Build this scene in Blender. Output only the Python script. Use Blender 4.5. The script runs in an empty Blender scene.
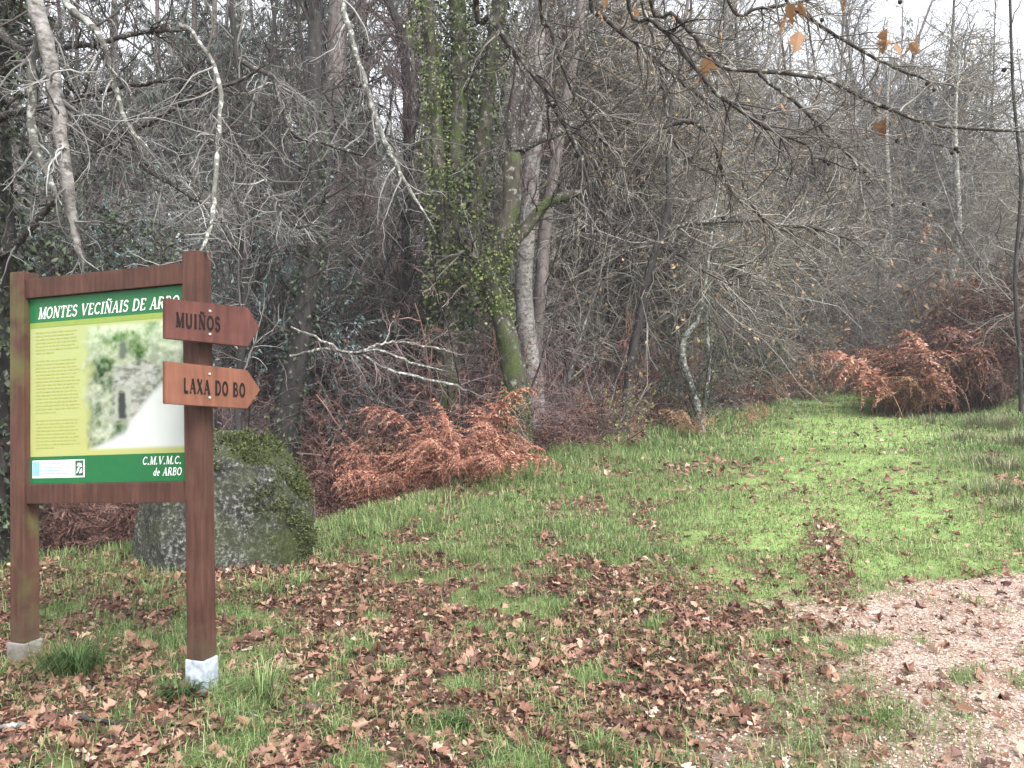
import bpy, bmesh, math
import numpy as np
from mathutils import Vector

# ---------------------------------------------------------------- camera, world, sun, exposure
sc = bpy.context.scene
COL = sc.collection
EYE, FPX, CX, CY = 1.5, 800.0, 512.0, 384.0
cam_data = bpy.data.cameras.new("camera")
cam_data.sensor_width = 36.0
cam_data.lens = 36.0 * FPX / 1024.0
cam_data.clip_start, cam_data.clip_end = 0.05, 2000.0
cam = bpy.data.objects.new("camera", cam_data)
COL.objects.link(cam)
cam.location = (0, 0, EYE)
cam.rotation_euler = (math.radians(90), 0, 0)
sc.camera = cam

world = bpy.data.worlds.new("World")
sc.world = world
world.use_nodes = True
wn, wl = world.node_tree.nodes, world.node_tree.links
bg = wn["Background"]
sky = wn.new("ShaderNodeTexSky")
sky.sky_type = 'NISHITA'
sky.sun_disc = False
sky.sun_elevation = math.radians(48)
sky.sun_rotation = math.radians(150)
sky.air_density, sky.dust_density, sky.ozone_density = 1.0, 3.0, 1.0
hsv = wn.new("ShaderNodeHueSaturation")
hsv.inputs["Saturation"].default_value = 0.16
wl.new(sky.outputs[0], hsv.inputs["Color"])
wl.new(hsv.outputs[0], bg.inputs["Color"])
bg.inputs["Strength"].default_value = 0.15

sun_data = bpy.data.lights.new("sun", 'SUN')
sun_data.energy = 1.4
sun_data.angle = math.radians(25)
sun_data.color = (1.0, 0.97, 0.93)
sun = bpy.data.objects.new("sun", sun_data)
COL.objects.link(sun)
# light comes from high up behind the camera, to the right
sun.rotation_euler = (math.radians(42), 0, math.radians(30))

sc.view_settings.view_transform = 'Standard'
sc.view_settings.look = 'None'
sc.view_settings.gamma = 1.0
sc.view_settings.use_curve_mapping = False
sc.view_settings.exposure = 1.68
sc.cycles.max_bounces = 5
sc.cycles.diffuse_bounces = 2
sc.cycles.glossy_bounces = 2
sc.cycles.use_denoising = True
sc.cycles.use_adaptive_sampling = True

RNG = np.random.default_rng(7)

# ---------------------------------------------------------------- noise
_tab = np.random.default_rng(3).random((256, 256))

def vnoise(x, y):
    x = np.asarray(x, float); y = np.asarray(y, float)
    xi = np.floor(x).astype(int); yi = np.floor(y).astype(int)
    fx = x - xi; fy = y - yi
    fx = fx * fx * (3 - 2 * fx); fy = fy * fy * (3 - 2 * fy)
    a = _tab[xi % 256, yi % 256]; b = _tab[(xi + 1) % 256, yi % 256]
    c = _tab[xi % 256, (yi + 1) % 256]; d = _tab[(xi + 1) % 256, (yi + 1) % 256]
    return (a * (1 - fx) + b * fx) * (1 - fy) + (c * (1 - fx) + d * fx) * fy

def fbm(x, y, o=4):
    s, a, t = 0.0, 1.0, 0.0
    for k in range(o):
        s = s + a * vnoise(np.asarray(x) * 2 ** k + 17.3 * k, np.asarray(y) * 2 ** k + 9.1 * k)
        t += a; a *= 0.5
    return s / t

def sstep(a, b, x):
    t = np.clip((np.asarray(x, float) - a) / (b - a), 0, 1)
    return t * t * (3 - 2 * t)

def softplus(x, k=1.0):
    return np.logaddexp(0, np.asarray(x, float) * k) / k

# ---------------------------------------------------------------- terrain
EX = [-60, -12, -4, -1.8, 0.1, 2.5, 9.8, 18, 30, 80]
EYs = [1.2, 3.8, 5.7, 7.7, 11.1, 15.4, 27, 34, 36, 40]
TY = [-40, 0, 3, 5.5, 10, 17, 25, 34, 60]
TX = [0.9, 1.2, 1.9, 2.6, 4.3, 7.4, 11.2, 15.5, 27]

def edge_s(x, y):
    """signed distance (roughly) beyond the bank edge, positive on the wood's side"""
    return (np.asarray(y, float) - np.interp(x, EX, EYs)) * 0.8

def track_d(x, y):
    return (np.asarray(x, float) - np.interp(y, TY, TX)) * 0.9

def hz(x, y):
    x = np.asarray(x, float); y = np.asarray(y, float)
    z = 0.053 * softplus(y - 6, 1.2)
    z = z - 0.053 * softplus(y - 40, 0.5)
    z = z + 0.03 * np.clip(-x, 0, 4) * sstep(8, 2, y)
    s = edge_s(x, y)
    z = z - 0.75 * sstep(0.0, 3.2, s) * (1 - 0.6 * sstep(6, 20, x))
    z = z + 0.15 * softplus(np.minimum(s - 15, 90), 0.4)
    t = track_d(x, y)
    z = z + 0.12 * softplus(np.minimum(t - 2.6, 8), 2.0) * sstep(2, 9, y)
    z = z + 1.8 * sstep(1.9, 4.4, t) * np.exp(-((y - 23) / 4.0) ** 2)
    z = z + (fbm(x * 0.8, y * 0.8, 3) - 0.5) * 0.14 * sstep(0.2, 1.6, np.hypot(x, y - 0.0) * 0.3)
    z = z + (fbm(x * 3.1 + 5, y * 3.1, 2) - 0.5) * 0.05 * sstep(40, 15, y)
    return z

def hz1(x, y):
    return float(hz(np.array([x]), np.array([y]))[0])

def W(px, py, d):
    """the world point at distance d along +Y that the photograph shows at pixel (px, py)"""
    return np.array([(px - CX) / FPX * d, d, EYE + (CY - py) / FPX * d])

def gp(px, d):
    x = (px - CX) / FPX * d
    return np.array([x, d, hz1(x, d)])

def gauss(x, y, c, r):
    return np.exp(-(((x - c[0]) ** 2 + (y - c[1]) ** 2) / (r * r)))

def masks(x, y):
    """gravel, moss-green track, leaf litter, grass (0..1) at world points"""
    x = np.asarray(x, float); y = np.asarray(y, float)
    s = edge_s(x, y); t = track_d(x, y)
    n1 = fbm(x * 1.1, y * 1.1, 4); n2 = fbm(x * 3.5 + 31, y * 3.5 + 7, 3); n3 = fbm(x * 0.5 + 3, y * 0.5 + 61, 3)
    left = np.interp(y, [-30, 2.6, 4.2, 5.3, 6.0, 6.6], [1.0, 1.25, 1.6, 2.05, 2.8, 6.5])
    right = np.interp(y, [-30, 3, 6.4], [4.5, 4.2, 4.6])
    gravel = sstep(-0.45, 0.35, x - left + (n1 - 0.5) * 1.7) * sstep(0.4, -0.3, x - right) * sstep(6.6, 5.8, y + (n1 - 0.5) * 1.2)
    gravel = gravel * sstep(0.3, 0.46, n2 + 0.12 * gravel)
    gravel = gravel * (1 - 0.75 * gauss(x, y, (1.55, 3.6), 0.38)) * (1 - 0.6 * gauss(x, y, (1.2, 3.0), 0.35))
    track = sstep(2.1, 0.9, np.abs(t) + (n1 - 0.5) * 2.0) * sstep(5.0, 6.6, y + (n1 - .5)) * sstep(0.3, -0.6, s)
    track = np.maximum(track, gauss(x, y, (1.75, 5.9), 0.75) * sstep(.3, .5, n1))
    leaf = 0.95 * sstep(7.5, 4.6, y - 0.9 * (1.2 - np.maximum(x - 0.6, -0.35 * np.minimum(x - 0.6, 0))) + (n1 - 0.5) * 5.0) * sstep(1.9, 0.7, x - 0.12 * y + (n3 - 0.5) * 1.6)
    leaf = np.maximum(leaf, 0.8 * sstep(0.55, 0.66, n1) * sstep(15, 8, y) * sstep(0.8, -0.5, t + 1.5))
    rut = np.abs(x - np.interp(y, [4.2, 5.2, 8.6], [1.55, 2.05, 3.35]))
    leaf = np.maximum(leaf, 1.0 * sstep(0.3, 0.08, rut + (n2 - .5) * .35) * sstep(4.2, 4.8, y) * sstep(9.0, 7.0, y))
    leaf = leaf * (1 - 0.85 * gravel) * sstep(0.42, 0.58, n2 + 0.06 + 0.5 * (fbm(x * 0.9 + 11, y * 1.4 + 5, 2) - 0.42))
    leaf = np.maximum(leaf, 0.7 * sstep(0.6, 0.7, fbm(x * 2.2 + 70, y * 2.2, 3)) * (1 - gravel) * (1 - 0.75 * track) * sstep(26, 12, y))
    wood = sstep(0.0, 1.0, s + (n1 - 0.5) * 1.2)
    grass = (1 - wood) * (1 - gravel) * np.clip(1 - 0.68 * leaf, 0, 1)
    return gravel, track, np.clip(np.maximum(leaf, 0), 0, 1), np.clip(grass, 0, 1), wood

HAZE = 0.0014
# ---------------------------------------------------------------- mesh helpers
def mesh(name, V, F, mat=None, smooth=True, cols=None):
    """V (n,3); F a list of index arrays (k,3) / (k,4)"""
    me = bpy.data.meshes.new(name)
    V = np.ascontiguousarray(V, dtype=np.float32)
    F = [np.asarray(f, dtype=np.int32) for f in (F if isinstance(F, list) else [F]) if len(f)]
    nl = sum(f.size for f in F); npoly = sum(len(f) for f in F)
    me.vertices.add(len(V)); me.vertices.foreach_set("co", V.ravel())
    me.loops.add(nl); me.polygons.add(npoly)
    me.loops.foreach_set("vertex_index", np.concatenate([f.ravel() for f in F]))
    tot = np.concatenate([np.full(len(f), f.shape[1], np.int32) for f in F])
    st = np.zeros(npoly, np.int32); st[1:] = np.cumsum(tot)[:-1]
    me.polygons.foreach_set("loop_start", st); me.polygons.foreach_set("loop_total", tot)
    me.polygons.foreach_set("use_smooth", np.full(npoly, smooth, bool))
    if cols is not None:
        for k, c in cols.items():
            c = np.asarray(c, np.float32)
            if c.ndim == 1:
                a = me.attributes.new(k, 'FLOAT', 'POINT'); a.data.foreach_set("value", c)
            else:
                a = me.attributes.new(k, 'FLOAT_COLOR', 'POINT')
                a.data.foreach_set("color", np.hstack([c, np.ones((len(c), 1))]).astype(np.float32).ravel())
    me.update(); me.validate()
    if mat: me.materials.append(mat)
    return me

def link(name, data, parent=None, loc=None, rot=None, scale=None):
    o = bpy.data.objects.new(name, data)
    COL.objects.link(o)
    if parent is not None: o.parent = parent
    if loc is not None: o.location = loc
    if rot is not None: o.rotation_euler = rot
    if scale is not None: o.scale = scale
    return o

def tag(o, label=None, cat=None, group=None, kind=None):
    if label: o["label"] = label
    if cat: o["category"] = cat
    if group: o["group"] = group
    if kind: o["kind"] = kind
    return o

def thing(name, label, cat, loc=(0, 0, 0), rz=0, group=None, scale=None):
    o = link(name, None, None, tuple(float(v) for v in loc), (0, 0, rz), scale)
    o.empty_display_size = 0.1
    return tag(o, label, cat, group)

def children_of(o):
    return [c for c in bpy.data.objects if c.parent == o]

def join(parts):
    """parts: list of (V, F list) -> one (V, F list)"""
    Vs, Fs, n = [], [], 0
    for V, F in parts:
        Vs.append(V)
        for f in (F if isinstance(F, list) else [F]):
            if len(f): Fs.append(np.asarray(f) + n)
        n += len(V)
    return np.vstack(Vs), Fs

def norm(v):
    return v / np.maximum(np.linalg.norm(v, axis=-1, keepdims=True), 1e-9)

def tubes(P, R, sides=4, cap=False, lump=0.0, rng=RNG):
    """P (n,m,3) polylines, R (n,m) radii -> V, [quads]"""
    n, m, _ = P.shape
    T = np.empty_like(P)
    T[:, 1:-1] = P[:, 2:] - P[:, :-2]; T[:, 0] = P[:, 1] - P[:, 0]; T[:, -1] = P[:, -1] - P[:, -2]
    T = norm(T)
    mean = norm(P[:, -1] - P[:, 0])
    ref = np.zeros((n, 3)); ref[np.arange(n), np.argmin(np.abs(mean), axis=1)] = 1
    A = norm(np.cross(T, ref[:, None, :])); B = np.cross(T, A)
    ang = np.arange(sides) * 2 * np.pi / sides
    rr = R[:, :, None] * np.ones(sides)
    if lump: rr = rr * (1 + lump * rng.standard_normal((n, m, sides)))
    V = P[:, :, None, :] + rr[..., None] * (np.cos(ang)[:, None] * A[:, :, None, :] + np.sin(ang)[:, None] * B[:, :, None, :])
    idx = np.arange(n * m * sides).reshape(n, m, sides)
    a = idx[:, :-1]; b = idx[:, 1:]
    q = np.stack([a, np.roll(a, -1, 2), np.roll(b, -1, 2), b], -1).reshape(-1, 4)
    return V.reshape(-1, 3), [q]

def march(S, D, L, nseg, r0, rtip, rng, wander=0.15, grav=0.0, curl=0.0):
    n = len(S)
    P = np.empty((n, nseg + 1, 3)); P[:, 0] = S
    d = norm(D); step = (L / nseg)[:, None]
    for k in range(nseg):
        d = d + wander * rng.standard_normal((n, 3))
        d[:, 2] += grav
        d = norm(d)
        P[:, k + 1] = P[:, k] + d * step
    u = np.linspace(0, 1, nseg + 1)
    R = r0[:, None] * (1 - u) + rtip * u
    return P, R

def sprout(P, R, n, rng, t0=0.2, t1=1.0, a0=25, a1=65, ratio=0.6, up=0.0, tpow=1.0):
    """n child starts on parents P: start, direction, parent radius, t"""
    N, m, _ = P.shape
    seglen = np.linalg.norm(np.diff(P, axis=1), axis=2).sum(1)
    idx = rng.choice(N, n, p=seglen / seglen.sum())
    t = t0 + (t1 - t0) * rng.random(n) ** tpow
    f = t * (m - 1); k = np.minimum(f.astype(int), m - 2); w = (f - k)[:, None]
    S = P[idx, k] * (1 - w) + P[idx, k + 1] * w
    T = norm(P[idx, k + 1] - P[idx, k])
    r = R[idx, k] * (1 - w[:, 0]) + R[idx, k + 1] * w[:, 0]
    rnd = norm(rng.standard_normal((n, 3)))
    perp = norm(np.cross(T, rnd))
    a = np.radians(a0 + (a1 - a0) * rng.random(n))[:, None]
    D = T * np.cos(a) + perp * np.sin(a)
    D[:, 2] += up
    return S, norm(D), r * ratio, t, seglen[idx]

def leafquads(S, D, Ln, Wd, rng, fold=0.25, droop=0.0):
    """simple folded diamond leaves"""
    n = len(S)
    D = D.copy(); D[:, 2] -= droop; D = norm(D)
    side = norm(np.cross(D, norm(rng.standard_normal((n, 3)))))
    nor = np.cross(D, side)
    L = Ln[:, None]; w = Wd[:, None]
    V = np.stack([S, S + D * L * 0.5 + side * w * 0.5 + nor * w * fold, S + D * L, S + D * L * 0.5 - side * w * 0.5 + nor * w * fold], 1)
    return V.reshape(-1, 3), [np.arange(n * 4).reshape(n, 4)]

def smooth_line(pts, n=24, jitter=0.0, rng=RNG):
    """Catmull-Rom through pts ((k,3) or (k,4) with radius) -> (n, same)"""
    p = np.asarray(pts, float)
    q = np.vstack([2 * p[0] - p[1], p, 2 * p[-1] - p[-2]])
    u = np.linspace(0, len(p) - 1 - 1e-6, n); k = u.astype(int); t = (u - k)[:, None]
    a, b, c, d = q[k], q[k + 1], q[k + 2], q[k + 3]
    o = 0.5 * (2 * b + (c - a) * t + (2 * a - 5 * b + 4 * c - d) * t ** 2 + (3 * b - a - 3 * c + d) * t ** 3)
    if p.shape[1] == 4: o[:, 3] = np.maximum(np.interp(u, np.arange(len(p)), p[:, 3]), 0.001)
    if jitter: o[1:-1, :3] += jitter * rng.standard_normal((n - 2, 3))
    return o

# ---------------------------------------------------------------- materials
def new_mat(name):
    m = bpy.data.materials.new(name); m.use_nodes = True
    nt = m.node_tree; b = nt.nodes["Principled BSDF"]
    b.inputs["Roughness"].default_value = 0.85
    b.inputs["Specular IOR Level"].default_value = 0.25
    return m, nt.nodes, nt.links, b

def ramp(nodes, stops, interp='LINEAR'):
    r = nodes.new("ShaderNodeValToRGB"); r.color_ramp.interpolation = interp
    e = r.color_ramp.elements
    while len(e) < len(stops): e.new(0.5)
    for el, (p, c) in zip(e, stops):
        el.position = p; el.color = (*c, 1)
    return r

def noise(nodes, links, scale, detail=4, coord=None, rough=0.6):
    t = nodes.new("ShaderNodeTexNoise"); t.inputs["Scale"].default_value = scale
    t.inputs["Detail"].default_value = detail; t.inputs["Roughness"].default_value = rough
    if coord is not None: links.new(coord, t.inputs["Vector"])
    return t

def bump(nodes, links, b, h, strength=0.5, dist=0.02):
    bp = nodes.new("ShaderNodeBump"); bp.inputs["Strength"].default_value = strength; bp.inputs["Distance"].default_value = dist
    links.new(h, bp.inputs["Height"]); links.new(bp.outputs[0], b.inputs["Normal"])

def mixc(nodes, links, fac, a, b):
    m = nodes.new("ShaderNodeMix"); m.data_type = 'RGBA'
    if isinstance(fac, float): m.inputs[0].default_value = fac
    else: links.new(fac, m.inputs[0])
    for s, v in ((6, a), (7, b)):
        if isinstance(v, tuple): m.inputs[s].default_value = (*v, 1)
        else: links.new(v, m.inputs[s])
    return m.outputs[2]

def mat_bark(name, dark, mid, lichen=None, lich_at=0.58, stretch=0.25, scale=9.0, moss=None, moss_at=0.55):
    m, N, L, b = new_mat(name)
    tc = N.new("ShaderNodeTexCoord"); mp = N.new("ShaderNodeMapping"); mp.inputs["Scale"].default_value = (1, 1, stretch)
    L.new(tc.outputs["Object"], mp.inputs["Vector"])
    n1 = noise(N, L, scale, 6, mp.outputs[0], 0.7)
    r = ramp(N, [(0.3, dark), (0.7, mid)]); L.new(n1.outputs[0], r.inputs[0])
    c = r.outputs[0]
    if lichen:
        n2 = noise(N, L, scale * 1.3, 4, tc.outputs["Object"], 0.65)
        rr = ramp(N, [(lich_at - 0.04, (0, 0, 0)), (lich_at + 0.04, (1, 1, 1))]); L.new(n2.outputs[0], rr.inputs[0])
        c = mixc(N, L, rr.outputs[0], c, lichen)
    if moss:
        n3 = noise(N, L, scale * 0.35, 5, tc.outputs["Object"], 0.6)
        rr = ramp(N, [(moss_at - 0.08, (0, 0, 0)), (moss_at + 0.05, (1, 1, 1))]); L.new(n3.outputs[0], rr.inputs[0])
        n4 = noise(N, L, scale * 6, 2, tc.outputs["Object"])
        rm = ramp(N, [(0.35, tuple(0.5 * v for v in moss)), (0.65, tuple(1.25 * v for v in moss))]); L.new(n4.outputs[0], rm.inputs[0])
        c = mixc(N, L, rr.outputs[0], c, rm.outputs[0])
    L.new(c, b.inputs["Base Color"])
    bump(N, L, b, n1.outputs[0], 0.8, 0.03)
    return m

def mat_twig(name, stops, scale=1.5):
    m, N, L, b = new_mat(name)
    g = N.new("ShaderNodeNewGeometry")
    tc = N.new("ShaderNodeTexCoord")
    n1 = noise(N, L, scale, 5, tc.outputs["Object"], 0.75)
    ad = N.new("ShaderNodeMath"); ad.operation = 'MULTIPLY_ADD'; ad.inputs[1].default_value = 0.5
    L.new(g.outputs["Random Per Island"], ad.inputs[0])
    sb = N.new("ShaderNodeMath"); sb.operation = 'SUBTRACT'; sb.inputs[1].default_value = 0.25
    L.new(n1.outputs[0], sb.inputs[0]); L.new(sb.outputs[0], ad.inputs[2])
    r = ramp(N, stops); L.new(ad.outputs[0], r.inputs[0])
    L.new(r.outputs[0], b.inputs["Base Color"])
    return m

def mat_leaf(name, stops, rough=0.6, trans=0.0, spec=0.3):
    m, N, L, b = new_mat(name)
    g = N.new("ShaderNodeNewGeometry")
    r = ramp(N, stops); L.new(g.outputs["Random Per Island"], r.inputs[0])
    L.new(r.outputs[0], b.inputs["Base Color"])
    b.inputs["Roughness"].default_value = rough
    b.inputs["Specular IOR Level"].default_value = spec
    if trans:
        t = N.new("ShaderNodeBsdfTranslucent"); L.new(r.outputs[0], t.inputs["Color"])
        mx = N.new("ShaderNodeMixShader"); mx.inputs[0].default_value = trans
        L.new(b.outputs[0], mx.inputs[1]); L.new(t.outputs[0], mx.inputs[2])
        L.new(mx.outputs[0], N["Material Output"].inputs["Surface"])
    return m

def mat_plain(name, col, rough=0.6, spec=0.3, var=0.12, scale=30):
    m, N, L, b = new_mat(name)
    tc = N.new("ShaderNodeTexCoord")
    n1 = noise(N, L, scale, 4, tc.outputs["Object"])
    r = ramp(N, [(0.3, tuple(v * (1 - var) for v in col)), (0.7, tuple(min(1, v * (1 + var)) for v in col))])
    L.new(n1.outputs[0], r.inputs[0]); L.new(r.outputs[0], b.inputs["Base Color"])
    b.inputs["Roughness"].default_value = rough; b.inputs["Specular IOR Level"].default_value = spec
    return m

M = {}
M["bark_dark"] = mat_bark("dark_bark", (0.012, 0.011, 0.011), (0.055, 0.05, 0.048), (0.16, 0.17, 0.15), 0.66)
M["bark_grey"] = mat_bark("grey_bark", (0.06, 0.052, 0.05), (0.2, 0.18, 0.175), (0.34, 0.35, 0.33), 0.6)
M["bark_pink"] = mat_bark("eucalyptus_bark", (0.05, 0.043, 0.042), (0.2, 0.175, 0.17), (0.09, 0.075, 0.07), 0.56, 0.1, 9)
M["bark_birch"] = mat_bark("birch_bark", (0.05, 0.045, 0.043), (0.33, 0.31, 0.295), (0.07, 0.065, 0.06), 0.58, 1.6, 12)
M["bark_lichen"] = mat_bark("lichen_bark", (0.06, 0.055, 0.05), (0.22, 0.22, 0.2), (0.42, 0.43, 0.39), 0.56, 0.5, 14)
M["bark_moss"] = mat_bark("mossy_bark", (0.018, 0.016, 0.013), (0.085, 0.075, 0.06), (0.2, 0.2, 0.17), 0.6, 0.3, 9, (0.05, 0.068, 0.02), 0.55)
M["bough"] = mat_bark("bough_bark", (0.02, 0.017, 0.016), (0.085, 0.075, 0.07), (0.3, 0.31, 0.27), 0.6, 1.0, 22)
M["twig_grey"] = mat_twig("grey_twigs", [(0.15, (0.05, 0.045, 0.043)), (0.5, (0.16, 0.15, 0.145)), (0.85, (0.38, 0.38, 0.36))])
M["twig_dark"] = mat_twig("dark_twigs", [(0.2, (0.015, 0.013, 0.012)), (0.6, (0.07, 0.06, 0.056)), (0.9, (0.26, 0.25, 0.24))])
M["twig_olive"] = mat_twig("lichened_twigs", [(0.15, (0.04, 0.034, 0.03)), (0.5, (0.155, 0.14, 0.122)), (0.85, (0.38, 0.37, 0.33))])
M["twig_red"] = mat_twig("bramble_stems", [(0.2, (0.06, 0.03, 0.027)), (0.55, (0.19, 0.1, 0.085)), (0.9, (0.34, 0.24, 0.2))])
M["twig_purple"] = mat_twig("purple_grey_twigs", [(0.2, (0.045, 0.032, 0.032)), (0.55, (0.16, 0.118, 0.116)), (0.9, (0.3, 0.25, 0.245))])
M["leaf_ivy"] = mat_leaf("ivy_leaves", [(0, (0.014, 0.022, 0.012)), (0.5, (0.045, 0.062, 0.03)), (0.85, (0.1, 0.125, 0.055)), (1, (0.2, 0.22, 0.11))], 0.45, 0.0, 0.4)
M["leaf_ivy_light"] = mat_leaf("pale_green_ivy_leaves", [(0, (0.03, 0.045, 0.016)), (0.5, (0.085, 0.115, 0.035)), (1, (0.2, 0.23, 0.08))], 0.5, 0.15)  # paler green leaf mix, also used for the forked tree's moss
M["leaf_euc"] = mat_leaf("eucalyptus_leaves", [(0, (0.03, 0.042, 0.035)), (0.5, (0.07, 0.09, 0.075)), (1, (0.17, 0.19, 0.16))], 0.5, 0.1)
M["leaf_blue"] = mat_leaf("blue_green_leaves", [(0, (0.04, 0.066, 0.066)), (0.5, (0.105, 0.165, 0.163)), (1, (0.24, 0.31, 0.3))], 0.5, 0.1)
M["leaf_dark"] = mat_leaf("dark_evergreen_leaves", [(0, (0.012, 0.018, 0.012)), (0.6, (0.035, 0.05, 0.03)), (1, (0.09, 0.12, 0.06))], 0.5)
M["leaf_beech"] = mat_leaf("pale_autumn_leaves", [(0, (0.2, 0.11, 0.06)), (0.5, (0.38, 0.25, 0.16)), (1, (0.52, 0.38, 0.27))], 0.6, 0.25)
M["leaf_yellow"] = mat_leaf("yellowing_leaves", [(0, (0.1, 0.12, 0.04)), (0.5, (0.2, 0.21, 0.07)), (1, (0.36, 0.33, 0.13))], 0.6, 0.25)
M["leaf_olive"] = mat_leaf("dull_olive_leaves", [(0, (0.16, 0.1, 0.055)), (0.4, (0.28, 0.2, 0.11)), (0.8, (0.42, 0.33, 0.18)), (1, (0.46, 0.27, 0.15))], 0.6, 0.2)
M["leaf_oak"] = mat_leaf("hanging_oak_leaves", [(0, (0.14, 0.05, 0.026)), (0.4, (0.24, 0.11, 0.055)), (0.7, (0.33, 0.2, 0.11)), (1, (0.4, 0.33, 0.22))], 0.6, 0.25)
M["litter"] = mat_leaf("fallen_oak_leaves", [(0, (0.055, 0.024, 0.018)), (0.3, (0.12, 0.056, 0.039)), (0.55, (0.205, 0.103, 0.071)), (0.82, (0.29, 0.168, 0.118)), (0.96, (0.4, 0.26, 0.19)), (1, (0.5, 0.4, 0.32))], 0.55, 0.0, 0.4)
M["grass"] = mat_leaf("grass_blades", [(0, (0.06, 0.105, 0.035)), (0.4, (0.15, 0.24, 0.08)), (0.78, (0.26, 0.36, 0.14)), (0.9, (0.38, 0.39, 0.2)), (1, (0.46, 0.39, 0.26))], 0.6, 0.3)
M["grass_track"] = mat_leaf("short_track_grass", [(0, (0.115, 0.17, 0.055)), (0.5, (0.25, 0.325, 0.11)), (0.8, (0.35, 0.4, 0.175)), (1, (0.46, 0.42, 0.27))], 0.6, 0.3)
M["grass_verge"] = mat_leaf("rank_verge_grass", [(0, (0.08, 0.1, 0.05)), (0.5, (0.17, 0.2, 0.1)), (0.8, (0.27, 0.26, 0.16)), (1, (0.36, 0.28, 0.2))], 0.6, 0.2)
M["grass_deep"] = mat_leaf("deep_green_grass", [(0, (0.025, 0.055, 0.018)), (0.5, (0.06, 0.11, 0.035)), (1, (0.13, 0.2, 0.07))], 0.55, 0.25)
M["bracken"] = mat_leaf("dead_bracken", [(0, (0.17, 0.066, 0.046)), (0.5, (0.34, 0.145, 0.1)), (0.85, (0.46, 0.25, 0.18)), (1, (0.55, 0.38, 0.3))], 0.7, 0.2)
M["bracken_dull"] = mat_leaf("dull_dead_bracken", [(0, (0.05, 0.026, 0.023)), (0.5, (0.12, 0.062, 0.052)), (1, (0.24, 0.145, 0.12))], 0.75, 0.1)
M["bracken_tan"] = mat_leaf("tan_dead_bracken", [(0, (0.16, 0.085, 0.05)), (0.5, (0.29, 0.17, 0.1)), (1, (0.42, 0.29, 0.19))], 0.75, 0.15)
M["pebble"] = mat_leaf("gravel_stones", [(0, (0.2, 0.14, 0.115)), (0.4, (0.42, 0.315, 0.26)), (0.75, (0.53, 0.42, 0.36)), (1, (0.6, 0.51, 0.45))], 0.85, 0.0, 0.2)
M["cone"] = mat_plain("alder_cone", (0.02, 0.016, 0.014), 0.8)
M["nail"] = mat_plain("nail_head", (0.55, 0.55, 0.56), 0.4)

def mat_wood(name, c1, c2, scale=3.0, green=0.0, mud=True):
    m, N, L, b = new_mat(name)
    tc = N.new("ShaderNodeTexCoord"); mp = N.new("ShaderNodeMapping"); mp.inputs["Scale"].default_value = (14, 14, 1.2)
    L.new(tc.outputs["Object"], mp.inputs["Vector"])
    n1 = noise(N, L, scale, 7, mp.outputs[0], 0.65)
    r = ramp(N, [(0.28, c1), (0.72, c2)]); L.new(n1.outputs[0], r.inputs[0])
    n2 = noise(N, L, 4, 3, tc.outputs["Object"])
    rr = ramp(N, [(0.35, (0.72, 0.72, 0.72)), (0.7, (1.1, 1.1, 1.1))]); L.new(n2.outputs[0], rr.inputs[0])
    mu = N.new("ShaderNodeMix"); mu.data_type = 'RGBA'; mu.blend_type = 'MULTIPLY'; mu.inputs[0].default_value = 1.0
    L.new(r.outputs[0], mu.inputs[6]); L.new(rr.outputs[0], mu.inputs[7])
    c = mu.outputs[2]
    if green:
        n3 = noise(N, L, 2.5, 4, tc.outputs["Object"])
        rg = ramp(N, [(0.5, (0, 0, 0)), (0.7, (green,) * 3)]); L.new(n3.outputs[0], rg.inputs[0])
        c = mixc(N, L, rg.outputs[0], c, (0.13, 0.14, 0.05))
    if mud:
        po = N.new("ShaderNodeSeparateXYZ"); L.new(tc.outputs["Object"], po.inputs[0])
        n4 = noise(N, L, 16, 5, tc.outputs["Object"], 0.7)
        ms = N.new("ShaderNodeMath"); ms.operation = 'MULTIPLY_ADD'; ms.inputs[1].default_value = -1.3; L.new(po.outputs[2], ms.inputs[0]); L.new(n4.outputs[0], ms.inputs[2])
        rz_ = ramp(N, [(0.1, (0, 0, 0)), (0.36, (0.75, 0.75, 0.75))]); L.new(ms.outputs[0], rz_.inputs[0])
        c = mixc(N, L, rz_.outputs[0], c, (0.075, 0.058, 0.036))
        n5 = noise(N, L, 60, 2, mp.outputs[0]); rk = ramp(N, [(0.66, (0, 0, 0)), (0.72, (0.7, 0.7, 0.7))]); L.new(n5.outputs[0], rk.inputs[0])
        c = mixc(N, L, rk.outputs[0], c, (0.02, 0.01, 0.008))
    L.new(c, b.inputs["Base Color"])
    b.inputs["Roughness"].default_value = 0.62
    bump(N, L, b, n1.outputs[0], 0.25, 0.004)
    return m

M["post"] = mat_wood("stained_timber", (0.05, 0.024, 0.018), (0.12, 0.056, 0.042))
M["post_green"] = mat_wood("algae_stained_timber", (0.052, 0.026, 0.018), (0.12, 0.058, 0.042), green=0.75)
M["arrow_red"] = mat_wood("red_stained_board", (0.07, 0.026, 0.022), (0.15, 0.058, 0.046), 2.0, mud=False)
M["arrow_tan"] = mat_wood("orange_stained_board", (0.13, 0.052, 0.033), (0.24, 0.1, 0.063), 2.0, mud=False)
M["carved"] = mat_plain("carved_letters", (0.012, 0.008, 0.007), 0.9)
M["white_paint"] = mat_plain("white_painted_foot", (0.36, 0.4, 0.45), 0.7, 0.2, 0.45, 22)
M["concrete"] = mat_plain("concrete", (0.2, 0.18, 0.17), 0.9, 0.2, 0.35, 12)
M["sign_green"] = mat_plain("green_print", (0.015, 0.13, 0.045), 0.35, 0.4, 0.05)
M["sign_white"] = mat_plain("white_print", (0.78, 0.8, 0.76), 0.4, 0.4, 0.02)
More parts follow.
